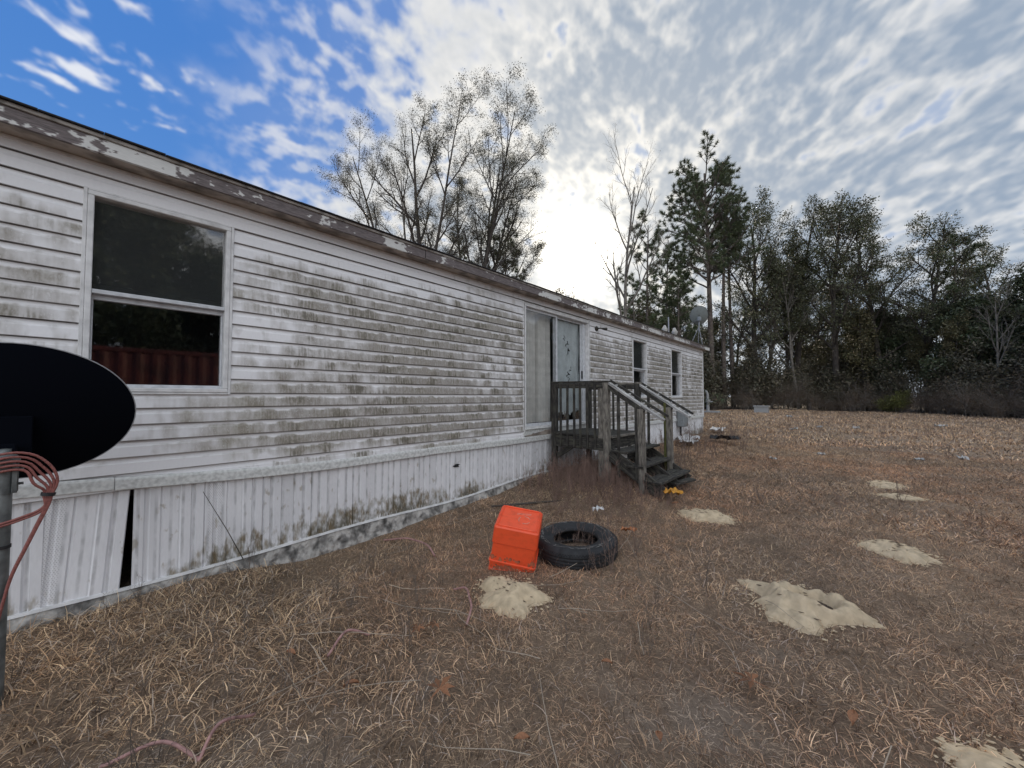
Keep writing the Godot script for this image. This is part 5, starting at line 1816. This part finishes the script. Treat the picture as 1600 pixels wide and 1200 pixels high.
func make_trees() -> void:
	var small := leaf_cluster(11, 0.46, 0.080)
	var mid := leaf_cluster(16, 0.55, 0.16)
	var big := leaf_cluster(18, 0.60, 0.22)
	var ndl := needle_tuft(34, 0.34, 0.011)
	var ndl_far := needle_tuft(30, 0.42, 0.020)
	var olive := Color(0.085, 0.090, 0.040)
	var oakgreen := Color(0.090, 0.098, 0.048)
	var pinegreen := Color(0.095, 0.120, 0.058)
	# --- the tall double oak behind the house
	var OAK := {"levels": 5, "segs": [8, 6, 5, 4, 3], "sides": [9, 6, 5, 4, 3], "wob": [0.05, 0.10, 0.16, 0.22, 0.3], "trop": [0.04, 0.05, 0.04, 0.02, 0.0], "taper": [0.15, 0.22, 0.3, 0.4, 0.5], "n": [9, 6, 5, 4], "from": [0.26, 0.22, 0.2, 0.15], "ang": [0.60, 0.62, 0.7, 0.8], "lr": [0.36, 0.44, 0.46, 0.5], "top": [0.55, 0.6, 0.7, 0.7], "rr": [0.42, 0.5, 0.5, 0.55], "per_tip": 3, "clump": 0.5}
	rng.seed = 2001
	var ost := [[Vector3(-0.5, 0, 0.2), Vector3(0.0, 1, 0.03), 15.6, 0.23], [Vector3(0.9, 0, -0.9), Vector3(0.12, 1, -0.10), 14.2, 0.22]]
	# forks from low on the trunks, fanned out
	for e in [[0, 3.4, -0.55, 0.0, 12.0, 0.15], [0, 4.2, -0.30, 0.35, 12.0, 0.13], [0, 4.6, 0.16, -0.4, 11.5, 0.12], [1, 3.2, 0.36, 0.1, 10.8, 0.14], [1, 4.0, 0.22, -0.3, 11.5, 0.12], [1, 4.6, -0.22, 0.35, 10.5, 0.11], [0, 3.0, -0.85, 0.2, 8.0, 0.10], [1, 3.0, 0.60, -0.1, 7.0, 0.10], [0, 2.6, -0.2, 0.6, 9.0, 0.10]]:
		var b0: Vector3 = ost[e[0]][0] + ost[e[0]][1].normalized() * e[1]
		var side: Vector3 = Vector3(0.75, 0, -0.66) * e[2] + Vector3(-0.66, 0, -0.75) * e[3]
		ost.append([b0, (Vector3.UP + side).normalized(), e[4], e[5]])
	var oak := tree("oak_tree", "tall thinly leaved tree with two forking trunks rising behind the roof", "tree", OAK, ost, small, M.leaf, M.bark, Color(0.065, 0.062, 0.034), 0.50, Vector2(0.45, 0.85))
	place(oak, Vector2(-16.22, -12.35), 0.0, 0.96)
	# --- yard-edge broadleaves
	var BROAD := {"levels": 4, "segs": [7, 6, 5, 3], "sides": [8, 5, 4, 3], "wob": [0.10, 0.16, 0.22, 0.3], "trop": [0.05, 0.06, 0.04, 0.02], "taper": [0.22, 0.25, 0.3, 0.4], "n": [16, 7, 5], "from": [0.28, 0.25, 0.2], "ang": [0.75, 0.7, 0.8], "lr": [0.42, 0.46, 0.48], "top": [0.42, 0.65, 0.7], "rr": [0.42, 0.5, 0.5], "per_tip": 3, "clump": 0.55}
	rng.seed = 2002
	var b1 := tree("broadleaf_tree", "broad dark oak with fine sprays standing right of the tallest pine", "tree", BROAD, [[Vector3(0, 0, 0), Vector3(0.02, 1, 0.0), 18.0, 0.30], [Vector3(0.5, 0, 0.2), Vector3(0.20, 1, 0.05), 14.0, 0.2]], mid, M.leaf, M.bark, oakgreen, 0.60, Vector2(0.6, 1.1))
	place(b1, Vector2(-6.92, -41.0), 0.5)
	rng.seed = 2003
	var b2 := tree("broadleaf_tree", "broad oak with a dark straight trunk in the middle of the right-hand wood", "tree", BROAD, [[Vector3(0, 0, 0), Vector3(-0.01, 1, 0.02), 17.0, 0.28]], mid, M.leaf, M.bark, oakgreen, 0.64, Vector2(0.6, 1.15))
	place(b2, Vector2(-0.9, -44.2), 0.0, 1.0)
	again(b1, "leaning-crowned oak right of the straight-trunked oak, its top swept to the right", Vector2(2.4, -45.6), 2.4, 0.86)
	again(b2, "broad oak filling the gap left of the dark round-crowned pine", Vector2(4.6, -44.4), 1.9, 0.84)
	again(b1, "oak standing behind and left of the straight-trunked oak", Vector2(-3.8, -46.0), 4.4, 0.92)
	again(b2, "broad oak behind the dark pine at the right of the wood", Vector2(8.6, -47.5), 3.0, 0.72)
	# --- nearly bare trees
	var BARE := {"levels": 5, "segs": [7, 6, 5, 4, 3], "sides": [7, 5, 4, 3, 3], "wob": [0.08, 0.12, 0.16, 0.2, 0.25], "trop": [0.05, 0.10, 0.10, 0.06, 0.02], "taper": [0.2, 0.25, 0.3, 0.4, 0.5], "n": [9, 6, 5, 3], "from": [0.35, 0.25, 0.2, 0.2], "ang": [0.55, 0.55, 0.6, 0.65], "lr": [0.42, 0.46, 0.46, 0.5], "top": [0.6, 0.6, 0.7, 0.7], "rr": [0.5, 0.5, 0.5, 0.5], "per_tip": 1, "clump": 0.5}
	rng.seed = 2004
	var bare1 := tree("bare_tree", "leafless twiggy tree in front of the low sun left of the pines", "tree", BARE, [[Vector3(0, 0, 0), Vector3(0.02, 1, 0), 16.4, 0.19]], small, M.leaf, M.bark_pale, Color(0.16, 0.11, 0.05), 0.20, Vector2(0.3, 0.5))
	place(bare1, Vector2(-12.73, -26.08), 0.0)
	again(bare1, "small bare twiggy tree just above the roof below the sun", Vector2(-13.6, -20.6), 2.0, 0.50)
	again(bare1, "thin pale bare tree standing between the pines and the oaks", Vector2(-3.4, -41.6), 3.4, 0.72)
	again(bare1, "pale grey crooked bare tree before the dark thicket at the right", Vector2(7.0, -39.0), 1.1, 0.50)
	# --- pines
	var PINE := {"levels": 3, "segs": [10, 6, 3], "sides": [9, 5, 3], "wob": [0.015, 0.14, 0.25], "trop": [0.03, 0.03, 0.08], "taper": [0.25, 0.3, 0.5], "n": [52, 14], "from": [0.50, 0.35], "ang": [1.35, 0.85], "ang_top": 0.85, "lr": [0.27, 0.36], "top": [0.50, 0.6], "rr": [0.28, 0.45], "per_tip": 3, "tip_from": 0.55, "all_tips": true, "clump": 0.35, "lift": 0.35}
	rng.seed = 2005
	var tall := tree("pine_tree", "tallest pine with a long bare trunk and dense dark crown beyond the house corner", "tree", PINE, [[Vector3(0, 0, 0), Vector3(0.0, 1, 0.0), 21.7, 0.30]], ndl_far, M.needle, M.bark_pine, pinegreen, 0.92, Vector2(0.7, 1.1))
	place(tall, Vector2(-9.35, -37.9), 0.3)
	rng.seed = 2006
	var SLIM := PINE.duplicate()
	SLIM.n = [22, 8]
	SLIM.from = [0.66, 0.3]
	SLIM.lr = [0.17, 0.40]
	var p2 := tree("pine_tree", "slimmer pine close behind the tallest pine, trunks side by side", "tree", SLIM, [[Vector3(0, 0, 0), Vector3(0.02, 1, 0.0), 20.0, 0.23]], ndl_far, M.needle, M.bark_pine, pinegreen, 0.62, Vector2(0.75, 1.2))
	place(p2, Vector2(-8.75, -39.6), 1.0)
	again(p2, "third thin pine trunk in the cluster beyond the house corner", Vector2(-8.35, -41.2), 2.6, 0.93)
	var SPARSE := PINE.duplicate()
	SPARSE.n = [26, 6]
	SPARSE.from = [0.30, 0.35]
	SPARSE.lr = [0.22, 0.34]
	rng.seed = 2007
	var p3 := tree("pine_tree", "open young pine above the roof left of the tallest pine", "tree", SPARSE, [[Vector3(0, 0, 0), Vector3(-0.01, 1, 0.0), 16.2, 0.17]], ndl_far, M.needle, M.bark_pine, pinegreen, 0.85, Vector2(0.75, 1.15))
	place(p3, Vector2(-12.94, -32.56), 0.0)
	again(p3, "bushy young pine low behind the roof left of the sun", Vector2(-16.0, -17.7), 1.2, 0.71)
	again(p3, "low pine peeping over the roof ridge beside the twin oak", Vector2(-17.8, -15.2), 2.2, 0.60)
	again(p3, "dark pine with a rounded crown at the right of the wood", Vector2(6.1, -44.6), 3.9, 0.84)
	again(p3, "slender pine just left of the tallest pine", Vector2(-11.6, -36.2), 4.6, 0.78)
	again(p3, "feathery pine filling in left of the tallest pine's trunk", Vector2(-12.4, -35.4), 5.4, 0.96)
	again(p3, "short open pine right behind the rooftop dish", Vector2(-10.9, -34.2), 0.6, 0.70)
	again(p3, "low young pine behind the two roof vents", Vector2(-13.2, -30.0), 3.1, 0.62)
	# --- dense evergreen at the right edge
	var DENSE := BROAD.duplicate()
	DENSE.n = [22, 9, 5]
	DENSE.from = [0.10, 0.15, 0.15]
	DENSE.ang = [1.0, 0.8, 0.8]
	rng.seed = 2008
	var d1 := tree("evergreen_tree", "dense dark evergreen at the right edge of the photo", "tree", DENSE, [[Vector3(0, 0, 0), Vector3(0.0, 1, 0.0), 9.4, 0.20]], big, M.leaf, M.bark, Color(0.070, 0.088, 0.042), 0.88, Vector2(0.6, 1.0))
	place(d1, Vector2(9.2, -42.6), 0.0)
	again(d1, "dense evergreen just left of the one at the right edge", Vector2(6.4, -42.4), 1.5, 0.86)
	again(d1, "dark evergreen low behind the second oak", Vector2(1.6, -47.0), 2.5, 0.92)
	# --- understorey: brush, saplings and shrubs along the edge of the wood
	var SHRUB := {"levels": 3, "segs": [5, 4, 3], "sides": [5, 4, 3], "wob": [0.18, 0.25, 0.3], "trop": [0.03, 0.02, 0.0], "taper": [0.3, 0.35, 0.5], "n": [9, 6], "from": [0.12, 0.15], "ang": [0.8, 0.8], "lr": [0.55, 0.5], "top": [0.7, 0.8], "rr": [0.5, 0.5], "per_tip": 3, "clump": 0.4}
	rng.seed = 2010
	var st := []
	for k in 6: st.append([Vector3(R(-0.5, 0.5), 0, R(-0.5, 0.5)), Vector3(R(-0.4, 0.4), 1, R(-0.4, 0.4)).normalized(), R(1.8, 3.4), 0.03])
	var shrub := tree("shrub", "dark leafy thicket shrub at the foot of the wood", "shrub", SHRUB, st, mid, M.leaf, M.bark, Color(0.115, 0.108, 0.070), 0.50, Vector2(0.6, 1.0))
	rng.seed = 2011
	st = []
	for k in 9: st.append([Vector3(R(-0.7, 0.7), 0, R(-0.7, 0.7)), Vector3(R(-0.6, 0.6), 1, R(-0.6, 0.6)).normalized(), R(1.2, 2.4), 0.018])
	var brush := tree("brush", "grey-brown leafless brush at the field's edge", "shrub", SHRUB, st, small, M.leaf, M.bark_pale, Color(0.12, 0.085, 0.055), 0.22, Vector2(0.4, 0.7))
	rng.seed = 2012
	var SAP := BROAD.duplicate()
	SAP.n = [16, 5, 3]
	SAP.from = [0.2, 0.2, 0.2]
	SAP.lr = [0.30, 0.46, 0.48]
	var sap := tree("sapling", "slender young tree inside the wood", "tree", SAP, [[Vector3(0, 0, 0), Vector3(0.03, 1, 0.02), 8.2, 0.075]], mid, M.leaf, M.bark, Color(0.12, 0.11, 0.05), 0.6, Vector2(0.6, 1.1))
	rng.seed = 2013
	var ye := tree("shrub", "yellow-green bush standing out against the dark thicket", "shrub", SHRUB, [[Vector3(0, 0, 0), Vector3(0.1, 1, 0), 2.4, 0.03], [Vector3(0.2, 0, 0.1), Vector3(-0.2, 1, 0.1), 2.0, 0.03], [Vector3(-0.2, 0, 0.1), Vector3(-0.3, 1, -0.1), 1.8, 0.03]], mid, M.leaf, M.bark, Color(0.16, 0.17, 0.045), 0.95, Vector2(0.5, 0.8))
	place(ye, Vector2(2.6, -41.6), 0.0, 0.62)
	rng.seed = 2014
	var first := true
	for k in 78:
		var t := lerpf(0.155, 0.80, (k + rng.randf()) / 78.0)
		var e := edge_point(t)
		var nrm := (edge_point(t + 0.01) - edge_point(t - 0.01)).normalized().orthogonal()
		if edge_back(e.x + nrm.x, e.y + nrm.y) < 0.0: nrm = -nrm
		var p := e + nrm * R(1.5, 9.0)
		if inside_house(p.x, p.y): continue
		var sc := R(0.75, 1.6)
		if first:
			place(shrub, p, R(0, 6), sc, "leafy shrubs along the wood")
			first = false
		else:
			again(shrub, "dark leafy thicket shrub at the foot of the wood", p, R(0, 6), sc, "leafy shrubs along the wood")
	first = true
	for k in 46:
		var t := lerpf(0.30, 0.80, (k + rng.randf()) / 46.0)
		var e := edge_point(t)
		var nrm := (edge_point(t + 0.01) - edge_point(t - 0.01)).normalized().orthogonal()
		if edge_back(e.x + nrm.x, e.y + nrm.y) < 0.0: nrm = -nrm
		var p := e + nrm * R(-0.3, 2.2)
		var sc := R(0.5, 1.15)
		if first:
			place(brush, p, R(0, 6), sc, "leafless brush along the field's edge")
			first = false
		else:
			again(brush, "grey-brown leafless brush at the field's edge", p, R(0, 6), sc, "leafless brush along the field's edge")
	first = true
	for k in 44:
		var t := lerpf(0.14, 0.80, (k + rng.randf()) / 44.0)
		var e := edge_point(t)
		var nrm := (edge_point(t + 0.01) - edge_point(t - 0.01)).normalized().orthogonal()
		if edge_back(e.x + nrm.x, e.y + nrm.y) < 0.0: nrm = -nrm
		var p := e + nrm * R(2.0, 13.0)
		if inside_house(p.x, p.y): continue
		var sc := R(0.6, 1.25)
		if first:
			place(sap, p, R(0, 6), sc, "young trees inside the wood")
			first = false
		else:
			again(sap, "slender young tree inside the wood", p, R(0, 6), sc, "young trees inside the wood")
	# taller trees deeper in, seen as dark trunks and tops
	for k in 34:
		var t := lerpf(0.17, 0.80, (k + rng.randf()) / 34.0)
		var e := edge_point(t)
		var nrm := (edge_point(t + 0.01) - edge_point(t - 0.01)).normalized().orthogonal()
		if edge_back(e.x + nrm.x, e.y + nrm.y) < 0.0: nrm = -nrm
		var p := e + nrm * R(5.0, 18.0)
		again([b2, p3, d1][k % 3], "tree deep in the wood with only parts of its trunk and crown showing", p, R(0, 6), R(0.5, 0.8) * (1.25 if k % 3 == 2 else 1.0), "trees deep in the wood")
	# palmetto by the far corner
	rng.seed = 2020
	var pm := thing("palmetto", "small fan palm in the shade beyond the far corner of the house", "palm", Vector3(-8.1, ground_y(-8.1, -27.5), -27.5))
	for k in 13:
		var mb := MB.new()
		var a := TAU * k / 13.0 + R(-0.2, 0.2)
		var tilt := R(0.15, 1.25)
		var d := Vector3(cos(a) * sin(tilt), cos(tilt), sin(a) * sin(tilt))
		var L := R(1.1, 2.3)
		mb.col = Color(0.06, 0.075, 0.035)
		mb.tube(PackedVector3Array([Vector3(0, 0.2, 0), d * L * 0.6 + Vector3(0, 0.2, 0), d * L + Vector3(0, 0.15, 0)]), PackedFloat32Array([0.025, 0.018, 0.012]), 4, false)
		var s := d.cross(Vector3.UP).normalized()
		var u := s.cross(d)
		for q in 15:
			var f := (q - 7) / 7.0 * 1.9
			var t := R(0.7, 1.3)
			mb.col = Color(0.070 * t, 0.092 * t, 0.040 * t)
			mb.blade(d * L + Vector3(0, 0.15, 0), (d * cos(f) + s * sin(f)).normalized(), Vector3(0, -0.35, 0), R(0.6, 0.85), 0.06, 2)
		part(pm, "frond", mb.mesh(), M.leaf)
	# --- behind the photographer: the red container and the trees mirrored in the left window
	var ct := thing("shipping_container", "red corrugated steel container mirrored in the lower pane of the left window", "container", Vector3(3.9, 0, -1.0))
	var mb := MB.new()
	var zc := -3.3
	var k := 0
	while zc < 3.2:
		var dep: Array = [0.0, 0.036, 0.036, 0.0]
		var zs := [zc, zc + 0.07, zc + 0.14, zc + 0.21, zc + 0.28]
		var xs := [0.0, 0.0, 0.036, 0.036, 0.0]
		for i in 4:
			mb.poly([Vector3(xs[i], 0.16, zs[i]), Vector3(xs[i + 1], 0.16, zs[i + 1]), Vector3(xs[i + 1], 2.46, zs[i + 1]), Vector3(xs[i], 2.46, zs[i])], Vector3(-1, 0, 0))
		zc += 0.28
		k += 1
	part(ct, "corrugated_side", mb.mesh(), M.red_paint)
	var fr := MB.new()
	bx(fr, Vector3(-0.02, 0.0, -3.36), Vector3(0.08, 0.158, 3.3), 0.01)
	bx(fr, Vector3(-0.02, 2.462, -3.36), Vector3(0.08, 2.56, 3.3), 0.01)
	bx(fr, Vector3(-0.02, 0.0, -3.50), Vector3(0.14, 2.56, -3.362), 0.01)
	bx(fr, Vector3(-0.02, 0.0, 3.302), Vector3(0.14, 2.56, 3.44), 0.01)
	part(ct, "frame", fr.mesh(), M.red_paint)
	part(ct, "body", one_box(Vector3(0.09, 0.05, -3.36), Vector3(2.4, 2.55, 3.3), 0.01), M.red_paint)
	again(b2, "bushy tree mirrored in the upper pane of the left window", Vector2(17.0, -3.2), 0.7, 0.80)
	again(b1, "open-crowned tree mirrored at the right of the left window", Vector2(20.0, -8.0), 2.7, 0.50)
	again(d1, "dense tree behind the red container, mirrored in the left window", Vector2(13.5, -1.2), 0.7, 1.0)
	again(d1, "second dense tree behind the red container, mirrored in the left window", Vector2(15.0, -4.6), 3.7, 0.82)

# ---------------------------------------------------------------- main
func _ready() -> void:
	rng.seed = 7
	# camera
	var cam := Camera3D.new()
	cam.name = "camera"
	cam.fov = 90.0
	cam.near = 0.05
	cam.far = 1500.0
	add_child(cam)
	cam.position = Vector3(0, 1.47, 0)
	cam.rotation_degrees = Vector3(1.9, 41.4, 0)
	cam.current = true
	# sky
	var env := Environment.new()
	env.background_mode = Environment.BG_SKY
	var sky := Sky.new()
	var pano := PanoramaSkyMaterial.new()
	pano.panorama = make_sky()
	sky.sky_material = pano
	env.sky = sky
	env.background_energy_multiplier = 1.0
	env.tonemap_mode = Environment.TONE_MAPPER_LINEAR
	env.tonemap_exposure = 2.8
	env.sdfgi_enabled = true
	env.ssao_enabled = true
	env.ssil_enabled = true
	var we := WorldEnvironment.new()
	we.name = "environment"
	we.environment = env
	add_child(we)
	# sun, veiled by cloud
	var sun := DirectionalLight3D.new()
	sun.name = "sun"
	sun.light_energy = 0.5
	sun.light_color = Color(1.0, 0.93, 0.82)
	sun.light_angular_distance = 10.0
	sun.shadow_enabled = true
	add_child(sun)
	sun.look_at_from_position(Vector3.ZERO, -SUN.normalized(), Vector3.UP)
	gnoise.seed = 5
	gnoise.frequency = 0.8
	gnoise.fractal_octaves = 3
	gnoise2.seed = 6
	gnoise2.frequency = 0.9
	gnoise2.fractal_octaves = 4
	var t0 := Time.get_ticks_msec()
	make_materials()
	print("materials ", Time.get_ticks_msec() - t0)
	make_ground()
	make_house()
	print("house ", Time.get_ticks_msec() - t0)
	make_porch()
	make_trees()
	print("trees ", Time.get_ticks_msec() - t0)
	make_near_dish()
	make_roof_things()
	make_wall_things()
	make_yard()
	rng.seed = 77
	make_grass()
	print("grass ", Time.get_ticks_msec() - t0)
